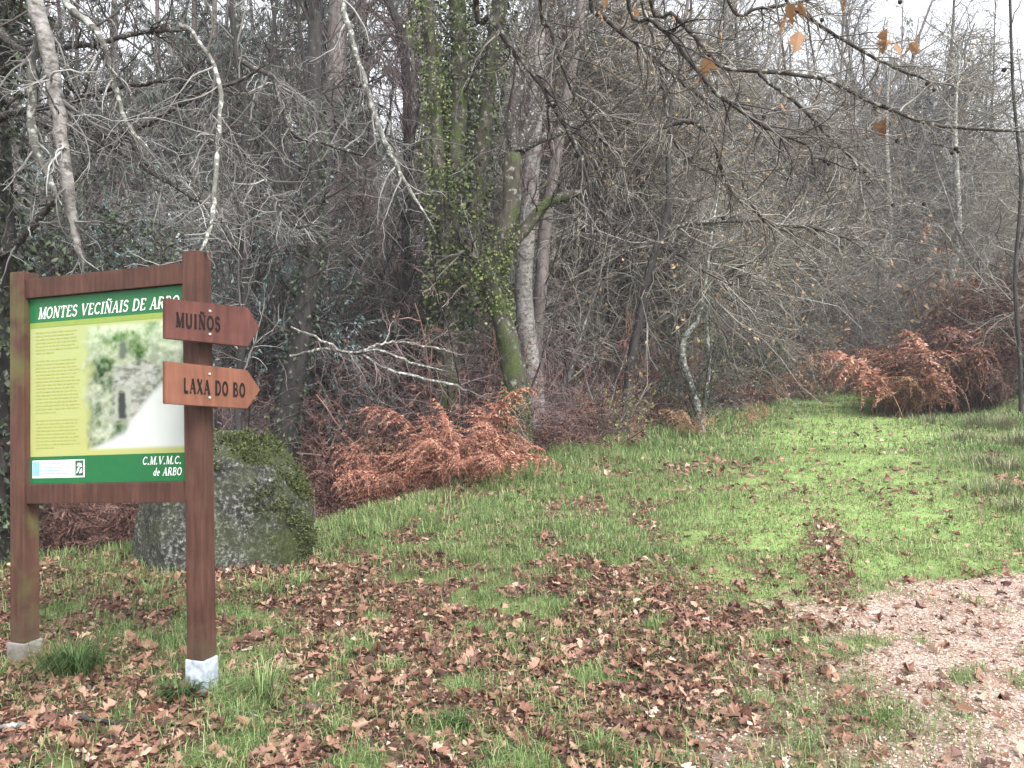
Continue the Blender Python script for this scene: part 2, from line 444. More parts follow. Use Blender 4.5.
M["sign_ink"] = mat_plain("olive_ink", (0.3, 0.335, 0.09), 0.4, 0.4, 0.1)
M["sign_olive"] = mat_plain("olive_line_print", (0.22, 0.3, 0.06), 0.4, 0.4, 0.05)
M["logo_blue"] = mat_plain("pale_blue_print", (0.22, 0.45, 0.68), 0.4, 0.4, 0.05)
M["logo_dark"] = mat_plain("dark_green_print", (0.03, 0.1, 0.06), 0.4, 0.4, 0.2, 90)

def mat_attr(name, rough=0.4):
    m, N, L, b = new_mat(name)
    a = N.new("ShaderNodeAttribute"); a.attribute_name = "tint"
    L.new(a.outputs["Color"], b.inputs["Base Color"]); b.inputs["Roughness"].default_value = rough
    return m
M["print"] = mat_attr("printed_panel")

def mat_ground():
    m, N, L, b = new_mat("ground_soil")
    g = N.new("ShaderNodeNewGeometry"); P = g.outputs["Position"]
    def att(n):
        a = N.new("ShaderNodeAttribute"); a.attribute_name = n; return a.outputs["Fac"]
    nA = noise(N, L, 22, 6, P, 0.7); nB = noise(N, L, 3, 5, P, 0.65); nC = noise(N, L, 70, 3, P)
    soil = ramp(N, [(0.3, (0.03, 0.019, 0.015)), (0.55, (0.09, 0.056, 0.042)), (0.75, (0.17, 0.115, 0.085))]); L.new(nA.outputs[0], soil.inputs[0])
    gr = ramp(N, [(0.3, (0.06, 0.08, 0.03)), (0.5, (0.14, 0.185, 0.07)), (0.66, (0.19, 0.2, 0.09)), (0.8, (0.26, 0.28, 0.13))]); L.new(nA.outputs[0], gr.inputs[0])
    tr = ramp(N, [(0.3, (0.11, 0.17, 0.05)), (0.55, (0.22, 0.315, 0.11)), (0.8, (0.31, 0.37, 0.17))]); L.new(nA.outputs[0], tr.inputs[0])
    vo = N.new("ShaderNodeTexVoronoi"); vo.inputs["Scale"].default_value = 75; L.new(P, vo.inputs["Vector"])
    sep = N.new("ShaderNodeSeparateColor"); L.new(vo.outputs["Color"], sep.inputs[0])
    gv = ramp(N, [(0, (0.2, 0.135, 0.11)), (0.5, (0.42, 0.31, 0.26)), (1, (0.6, 0.5, 0.44))]); L.new(sep.outputs[0], gv.inputs[0])
    c = mixc(N, L, att("grass"), soil.outputs[0], gr.outputs[0])
    c = mixc(N, L, att("track"), c, tr.outputs[0])
    c = mixc(N, L, att("leaf"), c, soil.outputs[0])
    rd = ramp(N, [(0.35, (0.55, 0.48, 0.42)), (0.65, (1.0, 1.0, 1.0))]); L.new(nB.outputs[0], rd.inputs[0])
    gm = N.new("ShaderNodeMix"); gm.data_type = 'RGBA'; gm.blend_type = 'MULTIPLY'; gm.inputs[0].default_value = 1.0
    L.new(gv.outputs[0], gm.inputs[6]); L.new(rd.outputs[0], gm.inputs[7])
    c = mixc(N, L, att("gravel"), c, gm.outputs[2])
    L.new(c, b.inputs["Base Color"])
    b.inputs["Roughness"].default_value = 0.95; b.inputs["Specular IOR Level"].default_value = 0.15
    bump(N, L, b, nA.outputs[0], 0.7, 0.03)
    return m
M["ground"] = mat_ground()

# ---------------------------------------------------------------- ground
def build_ground():
    def axis(segs):
        out = [segs[0][0]]
        for a, b, st in segs:
            out += list(np.linspace(a, b, max(2, int(round((b - a) / st)) + 1))[1:])
        return np.array(out)
    xs = axis([(-160, -60, 10), (-60, -16, 1.5), (-16, -6, 0.3), (-6, 6, 0.07), (6, 18, 0.2), (18, 50, 1.5), (50, 160, 10)])
    ys = axis([(-60, -20, 10), (-20, 1.5, 0.8), (1.5, 9, 0.06), (9, 18, 0.12), (18, 45, 0.4), (45, 130, 2.5), (130, 200, 10)])
    X, Y = np.meshgrid(xs, ys)
    x, y = X.ravel(), Y.ravel()
    z = hz(x, y)
    gravel, track, leaf, grass, wood = masks(x, y)
    n = len(xs)
    i = np.arange(len(x)).reshape(len(ys), n)
    q = np.stack([i[:-1, :-1], i[:-1, 1:], i[1:, 1:], i[1:, :-1]], -1).reshape(-1, 4)
    o = link("ground", mesh("ground", np.c_[x, y, z], [q], M["ground"], True, dict(gravel=gravel, track=track, leaf=leaf, grass=grass)))
    tag(o, kind="structure")
build_ground()

def build_haze():
    x0, x1, y0, y1, z0, z1 = -165, 165, -65, 205, -6, 50
    V = np.array([[x, y, z] for z in (z0, z1) for x, y in ((x0, y0), (x1, y0), (x1, y1), (x0, y1))], float)
    F = np.array([[3, 2, 1, 0], [4, 5, 6, 7], [0, 1, 5, 4], [1, 2, 6, 5], [2, 3, 7, 6], [3, 0, 4, 7]])
    m = bpy.data.materials.new("damp_air"); m.use_nodes = True
    N, L = m.node_tree.nodes, m.node_tree.links
    N.remove(N["Principled BSDF"])
    v = N.new("ShaderNodeVolumePrincipled"); v.inputs["Color"].default_value = (0.9, 0.9, 0.95, 1); v.inputs["Density"].default_value = HAZE
    L.new(v.outputs[0], N["Material Output"].inputs["Volume"])
    o = link("haze", mesh("haze", V, [F], m, False)); tag(o, kind="stuff")
    sc.cycles.volume_bounces = 0
build_haze()

def scatter(n, rng, y0, y1, margin=1.0, ypow=1.0):
    """random ground positions inside the view wedge"""
    y = y0 + (y1 - y0) * rng.random(n) ** ypow
    x = (rng.random(n) * 2 - 1) * (0.66 * y + margin)
    return x, y

def build_gravel():
    rng = np.random.default_rng(11)
    x, y = scatter(130000, rng, 2.4, 7.5, 0.6)
    g, t, l, gr, w = masks(x, y)
    k = rng.random(len(x)) < g * 0.95
    x, y = x[k], y[k]; n = len(x)
    z = hz(x, y)
    r = 0.003 + 0.007 * rng.random(n) ** 2.6
    base = np.array([[1, 0, 0], [0, 1, 0], [-1, 0, 0], [0, -1, 0], [0, 0, 0.7], [0, 0, -0.6]])
    V = base[None] * (r[:, None, None] * (0.65 + 0.7 * rng.random((n, 6, 1))))
    a = rng.random(n) * 6.28; ca, sa = np.cos(a), np.sin(a)
    V = np.stack([V[..., 0] * ca[:, None] - V[..., 1] * sa[:, None], V[..., 0] * sa[:, None] + V[..., 1] * ca[:, None], V[..., 2]], -1)
    V += np.stack([x, y, z + r * 0.25], -1)[:, None, :]
    f = np.array([[0, 1, 4], [1, 2, 4], [2, 3, 4], [3, 0, 4], [1, 0, 5], [2, 1, 5], [3, 2, 5], [0, 3, 5]])
    F = (f[None] + (np.arange(n) * 6)[:, None, None]).reshape(-1, 3)
    o = link("gravel", mesh("gravel", V.reshape(-1, 3), [F], M["pebble"], False))
    tag(o, "pinkish beige gravel spread over the bare patch of track", "gravel", kind="stuff")
build_gravel()

def oak_leaf_verts(S, az, tilt, roll, size, curl, rng):
    """lobed oak leaves lying about: (n,27,3) verts"""
    u = np.array([0, .1, .2, .32, .45, .58, .7, .84, 1.0])
    w = np.array([0.012, 0.07, 0.17, 0.1, 0.26, 0.15, 0.29, 0.19, 0.02])
    n = len(S)
    uu = np.repeat(u, 3); side = np.tile([0, 1, -1], 9)
    ww = np.repeat(w, 3) * side
    lob = 1 + 0.25 * rng.standard_normal((n, 27))
    X = (uu - 0.5)[None] * size[:, None]
    Y = ww[None] * lob * size[:, None] * 1.15
    Z = curl[:, None] * (np.abs(ww) * 2.2)[None] * size[:, None] + (0.35 * curl * rng.standard_normal(n))[:, None] * ((uu - 0.5) ** 2 * 4 - 0.3)[None] * size[:, None]
    cr, sr = np.cos(roll)[:, None], np.sin(roll)[:, None]
    Y, Z = Y * cr - Z * sr, Y * sr + Z * cr
    ct, st = np.cos(tilt)[:, None], np.sin(tilt)[:, None]
    X, Z = X * ct - Z * st, X * st + Z * ct
    ca, sa = np.cos(az)[:, None], np.sin(az)[:, None]
    X, Y = X * ca - Y * sa, X * sa + Y * ca
    return np.stack([X, Y, Z], -1) + S[:, None, :]

_i = np.arange(9) * 3
OAKQ = np.vstack([np.stack([_i[:-1], _i[:-1] + 1, _i[1:] + 1, _i[1:]], -1), np.stack([_i[:-1] + 2, _i[:-1], _i[1:], _i[1:] + 2], -1)])

def build_litter():
    rng = np.random.default_rng(5)
    x, y = scatter(95000, rng, 2.3, 10.5, 0.8)
    g, t, l, gr, w = masks(x, y)
    p = np.clip(l * 0.85 + 0.05 * gr * (1 - t) + 0.05 * t + 0.1 * g + 0.5 * w * (y < 9), 0, 1) * np.clip(0.35 + y / 9.0, 0, 1)
    k = rng.random(len(x)) < p * 0.72
    x, y = x[k], y[k]; n = len(x)
    z = hz(x, y)
    size = 0.022 + 0.068 * rng.random(n) ** 2.0
    S = np.stack([x, y, z + 0.006 + 0.03 * rng.random(n)], -1)
    V = oak_leaf_verts(S, rng.random(n) * 6.28, 0.3 * rng.standard_normal(n), 0.38 * rng.standard_normal(n), size, 0.5 * rng.standard_normal(n), rng)
    F = (OAKQ[None] + (np.arange(n) * 27)[:, None, None]).reshape(-1, 4)
    # smaller, simpler leaves farther off and in the wood
    x, y = scatter(90000, rng, 9.5, 34, 1.0, 1.3)
    g, t, l, gr, w = masks(x, y)
    k = rng.random(len(x)) < np.clip(l * 0.8 + 0.07 + 0.45 * w * (edge_s(x, y) < 14), 0, 1) * 0.5
    x, y = x[k], y[k]; n2 = len(x)
    D = rng.standard_normal((n2, 3)); D[:, 2] *= 0.25
    V2, F2 = leafquads(np.stack([x, y, hz(x, y) + 0.015 + 0.03 * rng.random(n2)], -1), norm(D), 0.06 + 0.07 * rng.random(n2), 0.04 + 0.05 * rng.random(n2), rng)
    # broken bits and small leaves between them
    x, y = scatter(150000, rng, 2.3, 11, 0.8)
    g, t, l, gr, w = masks(x, y)
    k = rng.random(len(x)) < np.clip(l * 0.9 + 0.14 * gr + 0.09 * g + 0.5 * w, 0, 1) * 0.65
    x, y = x[k], y[k]; n3 = len(x)
    D = rng.standard_normal((n3, 3)); D[:, 2] *= 0.5
    V3, F3 = leafquads(np.stack([x, y, hz(x, y) + 0.004 + 0.02 * rng.random(n3)], -1), norm(D), 0.012 + 0.035 * rng.random(n3) ** 1.5, 0.006 + 0.02 * rng.random(n3) ** 1.5, rng, 0.4)
    VV, FF = join([(V.reshape(-1, 3), [F]), (V2, F2), (V3, F3)])
    o = link("fallen_leaves", mesh("fallen_leaves", VV, FF, M["litter"], False))
    tag(o, "brown fallen oak leaves strewn over the bank and grass", "fallen leaves", kind="stuff")
    print("litter", n, n2)
build_litter()

def blades(S, az, h, w, lean, bendup=1.0):
    """(n) grass blades of 5 verts"""
    n = len(S)
    d = np.stack([np.cos(az), np.sin(az), np.zeros(n)], -1); sd = np.stack([-np.sin(az), np.cos(az), np.zeros(n)], -1)
    up = np.array([0, 0, 1.0])
    h_ = h[:, None]; l_ = lean[:, None]; w_ = w[:, None] * 0.5
    mid = S + d * h_ * l_ * 0.3 + up * h_ * 0.6
    tip = S + d * h_ * l_ * 1.0 + up * h_ * (1.0 - 0.45 * l_)
    V = np.stack([S - sd * w_, S + sd * w_, mid + sd * w_ * 0.8, mid - sd * w_ * 0.8, tip], 1)
    i = (np.arange(n) * 5)[:, None]
    return V.reshape(-1, 3), [i + np.array([[0, 1, 2, 3]]), i + np.array([[3, 2, 4]])]

def clumped(n, rng, y0, y1, margin, per=14, spread=0.05, ypow=1.0):
    nc = n // per
    x, y = scatter(nc, rng, y0, y1, margin, ypow)
    x = np.repeat(x, per) + spread * rng.standard_normal(nc * per); y = np.repeat(y, per) + spread * rng.standard_normal(nc * per)
    return x, y

def build_grass():
    rng = np.random.default_rng(21)
    A, B = [], []
    for (n, y0, y1, per, spr, h0, h1, w, yp) in ((190000, 2.3, 7.0, 22, 0.045, .02, .1, .0032, 1.0), (240000, 6.5, 14, 16, 0.07, .03, .13, .0052, 1.0), (190000, 13, 36, 10, 0.12, .05, .15, .013, 1.2)):
        x, y = clumped(n, rng, y0, y1, 0.7, per, spr, yp)
        g, t, l, gr, w_ = masks(x, y)
        n1 = fbm(x * 1.7 + 9, y * 1.7, 3); n2 = fbm(x * 6 + 3, y * 6 + 40, 2)
        ptall = gr * (1 - 0.85 * t) * sstep(0.34, 0.56, n2 + 0.2 * (1 - l)) * (0.8 + 0.2 * sstep(3, 8, y))
        k = rng.random(len(x)) < ptall
        xs, ys = x[k], y[k]; m = len(xs)
        h = (h0 + (h1 - h0) * rng.random(m)) * (0.6 + 0.9 * n1[k])
        s = edge_s(xs, ys); h *= (1 + 0.5 * sstep(-2.5, -0.2, s)) * (1 + 0.7 * sstep(2.0, 4.0, np.abs(track_d(xs, ys))) * sstep(8, 13, ys))
        A.append(blades(np.stack([xs, ys, hz(xs, ys) - 0.004], -1), rng.random(m) * 6.28, h, w * (0.7 + 0.6 * rng.random(m)), 0.3 + 1.2 * rng.random(m)))
        k = rng.random(len(x)) < t * (1 - g) * sstep(0.22, 0.5, n2)
        xs, ys = x[k], y[k]; m = len(xs)
        h = (0.008 + 0.024 * rng.random(m)) * (1 + 0.03 * ys)
        B.append(blades(np.stack([xs, ys, hz(xs, ys) - 0.003], -1), rng.random(m) * 6.28, h, 1.3 * w * (0.7 + 0.6 * rng.random(m)), 0.3 + 1.0 * rng.random(m)))
    V, F = join(A)
    o = link("grass", mesh("grass", V, F, M["grass"], True))
    tag(o, "rough green grass growing through leaves on the bank", "grass", kind="stuff")
    V, F = join(B)
    o = link("track_grass", mesh("track_grass", V, F, M["grass_track"], True))
    tag(o, "short bright green grass and moss on the track", "grass", kind="stuff")
build_grass()

# ---------------------------------------------------------------- prototypes of plants
def proto_tree(seed, H, r, lv1=26, lv2=220, lv3=900, wander=0.05, spread=0.32, t0=0.25, tw=0.006, ang=(30, 65), grav=0.02, twgrav=-0.02):
    rng = np.random.default_rng(seed)
    P0, R0 = march(np.zeros((1, 3)) - [[0, 0, 0.4]], np.array([[0, 0, 1.0]]), np.array([H + 0.4]), 18, np.array([r]), r * 0.15, rng, wander, 0.05)
    R0[:, 0] *= 1.5; R0[:, 1] *= 1.1
    tr = tubes(P0, R0, 8, lump=0.05, rng=rng)
    S, D, rr, t, pl = sprout(P0, R0, lv1, rng, t0, 0.98, ang[0], ang[1], 0.5)
    L = H * spread * (1.15 - t) * (0.6 + 0.8 * rng.random(lv1))
    P1, R1 = march(S, D, L, 8, np.maximum(rr, tw * 1.5), tw, rng, 0.16, grav)
    out = [tubes(P1, R1, 4, rng=rng)]
    S, D, rr, t, pl = sprout(P1, R1, lv2, rng, 0.1, 1.0, 20, 70, 0.6)
    P2, R2 = march(S, D, pl * 0.5 * (1.2 - t) * (0.5 + rng.random(lv2)), 5, np.maximum(rr, tw), tw * 0.7, rng, 0.22, twgrav)
    out.append(tubes(P2, R2, 3, rng=rng))
    S, D, rr, t, pl = sprout(P2, R2, lv3, rng, 0.0, 1.0, 20, 75, 0.6)
    P3, R3 = march(S, D, np.maximum(0.15, pl * 0.55) * (0.4 + rng.random(lv3)), 3, np.maximum(rr * 0.8, tw * 0.8), tw * 0.45, rng, 0.25, twgrav * 1.5)
    out.append(tubes(P3, R3, 3, rng=rng))
    return tr, out, (P2, R2, P3, R3)

def leaves_on(P, R, n, rng, L, Wd, droop=0.4, t0=0.2, fold=0.2):
    S, D, rr, t, pl = sprout(P, R, n, rng, t0, 1.0, 20, 90)
    return leafquads(S, D, L * (0.6 + 0.8 * rng.random(n)), Wd * (0.6 + 0.8 * rng.random(n)), rng, fold, droop)

PROTO = {}     # kind -> list of [(part name, mesh data), ...]
def add_proto(kind, parts): PROTO.setdefault(kind, []).append(parts)

for k in range(3):   # tall eucalyptus: long clear stem, drooping grey-green crown
    rng = np.random.default_rng(100 + k)
    H = 21 + 2 * k
    tr, out, (P2, R2, P3, R3) = proto_tree(200 + k, H, 0.19, 34, 240, 500, 0.025, 0.2, 0.32, 0.012, (25, 60), 0.03, -0.09)
    lv = leaves_on(P3, R3, 4200, rng, 0.26, 0.05, 1.2)
    add_proto("eucalyptus", [("trunk", mesh("euc_trunk", *tr, M["bark_pink"])), ("crown", mesh("euc_crown", *join(out), M["twig_dark"])), ("foliage", mesh("euc_foliage", *lv, M["leaf_euc"], False))])
for k in range(3):   # broad lichen-hung oaks, grey green and densely twigged down to the ground
    rng = np.random.default_rng(140 + k)
    tr, out, (P2, R2, P3, R3) = proto_tree(280 + k, 10.5, 0.13, 54, 1000, 4200, 0.07, 0.42, 0.26, 0.0075, (35, 85), 0.0, -0.07)
    add_proto("lichen_oak", [("trunk", mesh("oak_trunk", *tr, M["bark_grey"])), ("crown", mesh("oak_crown", *join(out), M["twig_olive"])), ("foliage", mesh("oak_leaves", *leaves_on(P3, R3, 1700, rng, 0.075, 0.05, 0.6), M["leaf_olive"], False))])
for k in range(2):   # tall dark slim stems with wispy crowns
    tr, out, (P2, R2, P3, R3) = proto_tree(230 + k, 17 + 2 * k, 0.13, 40, 360, 1100, 0.035, 0.17, 0.2, 0.008, (30, 75), 0.02, -0.03)
    add_proto("bare_tall", [("trunk", mesh("tall_trunk", *tr, M["bark_dark"])), ("crown", mesh("tall_crown", *join(out), M["twig_dark"]))])
for k in range(3):   # grey birch like trees
    tr, out, _ = proto_tree(250 + k, 11 + k, 0.11, 34, 420, 1700, 0.05, 0.3, 0.2, 0.006, (25, 65), 0.02, -0.05)
    add_proto("grey_tree", [("trunk", mesh("grey_trunk", *tr, M["bark_grey"])), ("crown", mesh("grey_crown", *join(out), M["twig_grey"]))])
for k in range(2):
    tr, out, _ = proto_tree(270 + k, 12 + k, 0.1, 30, 320, 1200, 0.05, 0.26, 0.25, 0.006, (25, 60), 0.02, -0.06)
    add_proto("pale_birch", [("trunk", mesh("birch_trunk", *tr, M["bark_birch"])), ("crown", mesh("birch_crown", *join(out), M["twig_purple"]))])

def proto_thicket(seed, H, nst, n2, n3, n4, mat, tw, lean=0.35, grav=-0.05):
    """several arching stems from one root, densely twigged, like grey sallow"""
    rng = np.random.default_rng(seed)
    a = rng.random(nst) * 6.28
    D = np.stack([np.cos(a) * lean, np.sin(a) * lean, np.ones(nst)], -1) + 0.15 * rng.standard_normal((nst, 3))
    S = np.stack([np.cos(a) * 0.15, np.sin(a) * 0.15, np.full(nst, -0.25)], -1)
    P0, R0 = march(S, D, H * (0.7 + 0.5 * rng.random(nst)), 12, 0.008 * H * (0.6 + 0.6 * rng.random(nst)), tw, rng, 0.1, grav * 0.6)
    st = tubes(P0, R0, 6, lump=0.06, rng=rng)
    S, D, rr, t, pl = sprout(P0, R0, n2, rng, 0.12, 1, 25, 75, 0.5)
    P1, R1 = march(S, D, H * 0.32 * (1.2 - t) * (0.5 + rng.random(n2)), 7, np.maximum(rr, tw), tw * 0.8, rng, 0.2, grav * 0.3)
    S, D, rr, t, pl = sprout(P1, R1, n3, rng, 0.05, 1, 20, 75, 0.6)
    P2, R2 = march(S, D, pl * 0.55 * (0.4 + rng.random(n3)), 5, np.maximum(rr * .8, tw * .8), tw * 0.55, rng, 0.25, grav)
    S, D, rr, t, pl = sprout(P2, R2, n4, rng, 0.0, 1, 20, 75, 0.6)
    P3, R3 = march(S, D, np.maximum(0.12, pl * 0.5) * (0.4 + rng.random(n4)), 3, np.maximum(rr * .7, tw * .6), tw * 0.4, rng, 0.3, grav)
    return st, [tubes(P1, R1, 4, rng=rng), tubes(P2, R2, 3, rng=rng), tubes(P3, R3, 3, rng=rng)], (P1, R1, P2, R2, P3, R3)

for k in range(3):
    st, out, b = proto_thicket(300 + k, 6.5, 6, 90, 700, 2600, None, 0.0075)
    rng = np.random.default_rng(k + 80)
    add_proto("leafy_sallow", [("trunk", mesh("sallow_stems", *st, M["bark_grey"])), ("crown", mesh("sallow_crown", *join(out), M["twig_olive"])), ("foliage", mesh("sallow_leaves", *leaves_on(b[4], b[5], 2600, rng, 0.085, 0.05, 0.4), M["leaf_olive"], False))])
    add_proto("sallow", [("trunk", mesh("sallow_stems", *st, M["bark_grey"])), ("crown", mesh("sallow_crown", *join(out), M["twig_olive"]))])
for k in range(2):
    st, out, b = proto_thicket(310 + k, 4.2, 8, 90, 600, 1800, None, 0.006, 0.3, 0.0)
    add_proto("grey_shrub", [("trunk", mesh("shrub_stems", *st, M["bark_dark"])), ("crown", mesh("shrub_crown", *join(out), M["twig_purple"]))])
for k in range(3):
    st, out, b = proto_thicket(320 + k, 1.7, 16, 110, 500, 1300, None, 0.0045, 0.6, -0.04)
    rng = np.random.default_rng(k)
    add_proto("bramble", [("stem", mesh("bramble_stems", *st, M["twig_red"])), ("crown", mesh("bramble_crown", *join(out), M["twig_red"])), ("foliage", mesh("bramble_leaves", *leaves_on(b[2], b[3], 900, rng, 0.06, 0.04, 0.3), M["bracken_dull"], False))])
for k in range(1):
    st, out, b = proto_thicket(330 + k, 2.6, 6, 60, 300, 900, None, 0.005, 0.35, 0.0)
    rng = np.random.default_rng(k + 40)
    add_proto("beech_sapling", [("trunk", mesh("beech_stems", *st, M["bark_grey"])), ("crown", mesh("beech_crown", *join(out), M["twig_purple"])), ("foliage", mesh("beech_leaves", *leaves_on(b[4], b[5], 1000, rng, 0.1, 0.07, 0.4), M["leaf_beech"], False))])
    add_proto("yellow_shrub", [("trunk", PROTO["beech_sapling"][0][0][1]), ("crown", PROTO["beech_sapling"][0][1][1]), ("foliage", mesh("yellow_leaves", *leaves_on(b[4], b[5], 800, rng, 0.06, 0.045, 0.2), M["leaf_yellow"], False))])
for k in range(2):
    st, out, b = proto_thicket(340 + k, 6.0, 3, 80, 420, 600, None, 0.008, 0.2, 0.0)
    rng = np.random.default_rng(k + 60)
    add_proto("blue_sapling", [("trunk", mesh("blue_stems", *st, M["bark_grey"])), ("crown", mesh("blue_crown", *join(out), M["twig_dark"])), ("foliage", mesh("blue_leaves", *leaves_on(b[2], b[3], 5200, rng, 0.1, 0.034, 0.6), M["leaf_blue"], False))])
    add_proto("evergreen_shrub", [("trunk", mesh("evergreen_stems", *st, M["bark_dark"])), ("crown", PROTO["blue_sapling"][k][1][1]), ("foliage", mesh("evergreen_leaves", *leaves_on(b[2], b[3], 3600, rng, 0.12, 0.06, 0.3), M["leaf_dark"], False))])

# bracken fronds
def frond(seed, L, droop):
    rng = np.random.default_rng(seed)
    m = 15; u = np.linspace(0, 1, m + 1)
    ang = 1.42 - droop * u ** 1.5
    P = np.zeros((m + 1, 3)); d = L / m
    for k in range(m):
        P[k + 1] = P[k] + d * np.array([math.cos(ang[k]), 0.04 * rng.standard_normal(), math.sin(ang[k])])
    R = 0.004 * (1 - u) + 0.0012
    out = [tubes(P[None], R[None], 4, rng=rng)]
    S, D, LL = [], [], []
    for k in range(4, m + 1):
        T = P[k] - P[k - 1]; T /= np.linalg.norm(T)
        for sgn in (-1, 1):
            pl = L * 0.33 * math.sin(math.pi * min(1, (1.02 - u[k]) * 1.05)) ** 0.7 * (0.7 + 0.5 * rng.random())
            S.append(P[k]); LL.append(pl)
            D.append(T * 0.45 + np.array([0, sgn, 0]) * 0.85 + np.array([0, 0, -0.25 - 0.3 * rng.random()]))
    S, D, LL = np.array(S), norm(np.array(D)), np.array(LL)
    Pp, Rp = march(S, D, LL, 9, np.full(len(S), 0.0022), 0.0012, rng, 0.1, -0.09)
    out.append(tubes(Pp, Rp, 3, rng=rng))
    # pinnules in pairs along each pinna
    a, b = Pp[:, :-1], Pp[:, 1:]
    Q, DD, LN = [], [], []
    for w in (0.0, 0.5):
        S2 = (a * (1 - w) + b * w).reshape(-1, 3); T2 = norm((b - a).reshape(-1, 3))
        sd = norm(np.cross(T2, np.array([0, 0, 1.0])))
        tt = np.tile(np.linspace(0.1, 1, 9), len(S)); ln = np.repeat(LL, 9) * 0.15 * (1.1 - tt) + 0.008
        for sg in (-1, 1):
            Q.append(S2); DD.append(norm(T2 * 0.5 + sg * sd + 0.35 * rng.standard_normal(S2.shape) + np.array([0, 0, -0.25]))); LN.append(ln)
    Q, DD, LN = np.vstack(Q), np.vstack(DD), np.concatenate(LN)
    keep = rng.random(len(Q)) < 0.85; Q, DD, LN = Q[keep], DD[keep], LN[keep]
    out.append(leafquads(Q, DD, LN, LN * 0.36 + 0.002, rng, 0.25))
    return join(out)

FRONDS = {}
for nm in ("bracken", "bracken_dull", "bracken_tan"):
    FRONDS[nm] = [mesh("frond_" + nm, *frond(400 + k, 1.05 + 0.12 * k, 1.1 + 0.45 * k), M[nm], False) for k in range(4)]

def bracken_thing(x, y, label, group, mat, n, scale, seed, cat="bracken", sink=0.0):
    rng = np.random.default_rng(seed)
    t = thing("bracken_fern", label, cat, (x, y, hz1(x, y) - sink), 0, group)
    for k in range(n):
        a = rng.random() * 6.283; r = 0.28 * rng.random() ** 0.5 * scale
        f = link("frond", FRONDS[mat][rng.integers(4)], t, (r * math.cos(a), r * math.sin(a), -0.03), (0.45 * rng.standard_normal(), 0.4 * rng.standard_normal() - 0.15, a + 0.5 * rng.standard_normal()), (scale * (0.6 + 0.75 * rng.random()),) * 3)
    return t

def clump_mesh(name, mat, n, seed, scale=1.0, spread=0.35):
    """a far clump of fronds as one mesh"""
    rng = np.random.default_rng(seed); parts = []
    for k in range(n):
        V, F = frond(400 + int(rng.integers(4)), 1.15, 0.9 + 1.4 * rng.random())
        a = rng.random() * 6.283; sc_ = scale * (0.6 + 0.6 * rng.random()); tl = 0.35 * rng.standard_normal()
        V = V * sc_
        V = np.c_[V[:, 0], V[:, 1] * math.cos(tl) - V[:, 2] * math.sin(tl), V[:, 1] * math.sin(tl) + V[:, 2] * math.cos(tl)]
        V = np.c_[V[:, 0] * math.cos(a) - V[:, 1] * math.sin(a), V[:, 0] * math.sin(a) + V[:, 1] * math.cos(a), V[:, 2]]
        r = spread * rng.random() ** 0.5; b = rng.random() * 6.28
        parts.append((V + [r * math.cos(b), r * math.sin(b), -0.03], F))
    return mesh(name, *join(parts), M[mat], False)
CLUMPS = {nm: [clump_mesh("clump_" + nm, nm, 13, 440 + k) for k in range(2)] for nm in ("bracken", "bracken_dull", "bracken_tan")}

# ---------------------------------------------------------------- planting
NAMES = {"eucalyptus": ("eucalyptus_tree", "tree", "tall grey-leaved eucalyptus"),
         "bare_tall": ("slender_tree", "tree", "thin dark wispy tree"),
         "grey_tree": ("bare_tree", "tree", "bare grey fine-twigged tree"),
         "lichen_oak": ("oak_tree", "tree", "leafless lichen-hung oak"),
         "pale_birch": ("birch_tree", "tree", "bare pale-stemmed birch"),
         "sallow": ("sallow_bush", "bush", "arching lichen-grey sallow"),
         "leafy_sallow": ("sallow_bush", "bush", "tan-leaved tall sallow"),
         "grey_shrub": ("bare_shrub", "shrub", "bare purplish grey shrub"),
         "bramble": ("bramble_bush", "bush", "tangled reddish brown bramble"),
         "beech_sapling": ("beech_sapling", "sapling", "sapling with pale orange dead leaves"),
         "yellow_shrub": ("leafy_shrub", "shrub", "sparsely yellow-leaved shrub"),
         "blue_sapling": ("eucalyptus_sapling", "sapling", "young blue-green eucalyptus"),
         "evergreen_shrub": ("evergreen_shrub", "shrub", "dark green evergreen shrub")}
ZONES = [(-1e9, 28, "beyond the ivy-clad trunk at the wood's end"), (28, 120, "behind the middle of the green signboard"), (120, 215, "behind the sign's arrow post"),
         (215, 300, "above the mossy boulder"), (300, 360, "behind the black straight trunk"), (360, 425, "between the black trunk and the ivy-clad pair"),
         (425, 495, "behind the ivy-clad pair of trunks"), (495, 560, "behind the moss-footed forked tree"), (560, 625, "between the forked tree and the leaning sapling"),
         (625, 680, "behind the dark leaning sapling"), (680, 735, "behind the small pale crooked stem"), (735, 800, "above the leaf-strewn left verge of the track"),
         (800, 860, "beside the pale-leaved sapling"), (860, 930, "where the green track ends"), (930, 985, "behind the red bracken bank"), (985, 1e9, "right of the red bracken bank")]

def where(x, y):
    px = CX + FPX * x / y
    z = next(zz[2] for zz in ZONES if zz[0] <= px < zz[1])
    tier = "close" if y < 15 else "mid-distance" if y < 30 else "far"
    return z, tier

COUNT = {}
def plant(kind, x, y, rng, scale=1.0, label=None, group=None, sz=None, var=None, rz=None):
    nm, cat, desc = NAMES[kind]
    z, tier = where(x, y)
    if label is None:
        label = ("distant " if tier == "far" else "") + desc + " " + z
        if tier == "close": label = "near " + label
        group = desc + ", " + z + (" far off" if tier == "far" else "")
    t = thing(nm, label, cat, (x, y, hz1(x, y) - 0.05), rng.random() * 6.28 if rz is None else rz, group, (scale, scale, sz or scale * (0.85 + 0.3 * rng.random())))
    protos = PROTO[kind]
    for pn, me in protos[rng.integers(len(protos)) if var is None else var]:
        link(pn, me, t)
    COUNT[kind] = COUNT.get(kind, 0) + 1
    return t

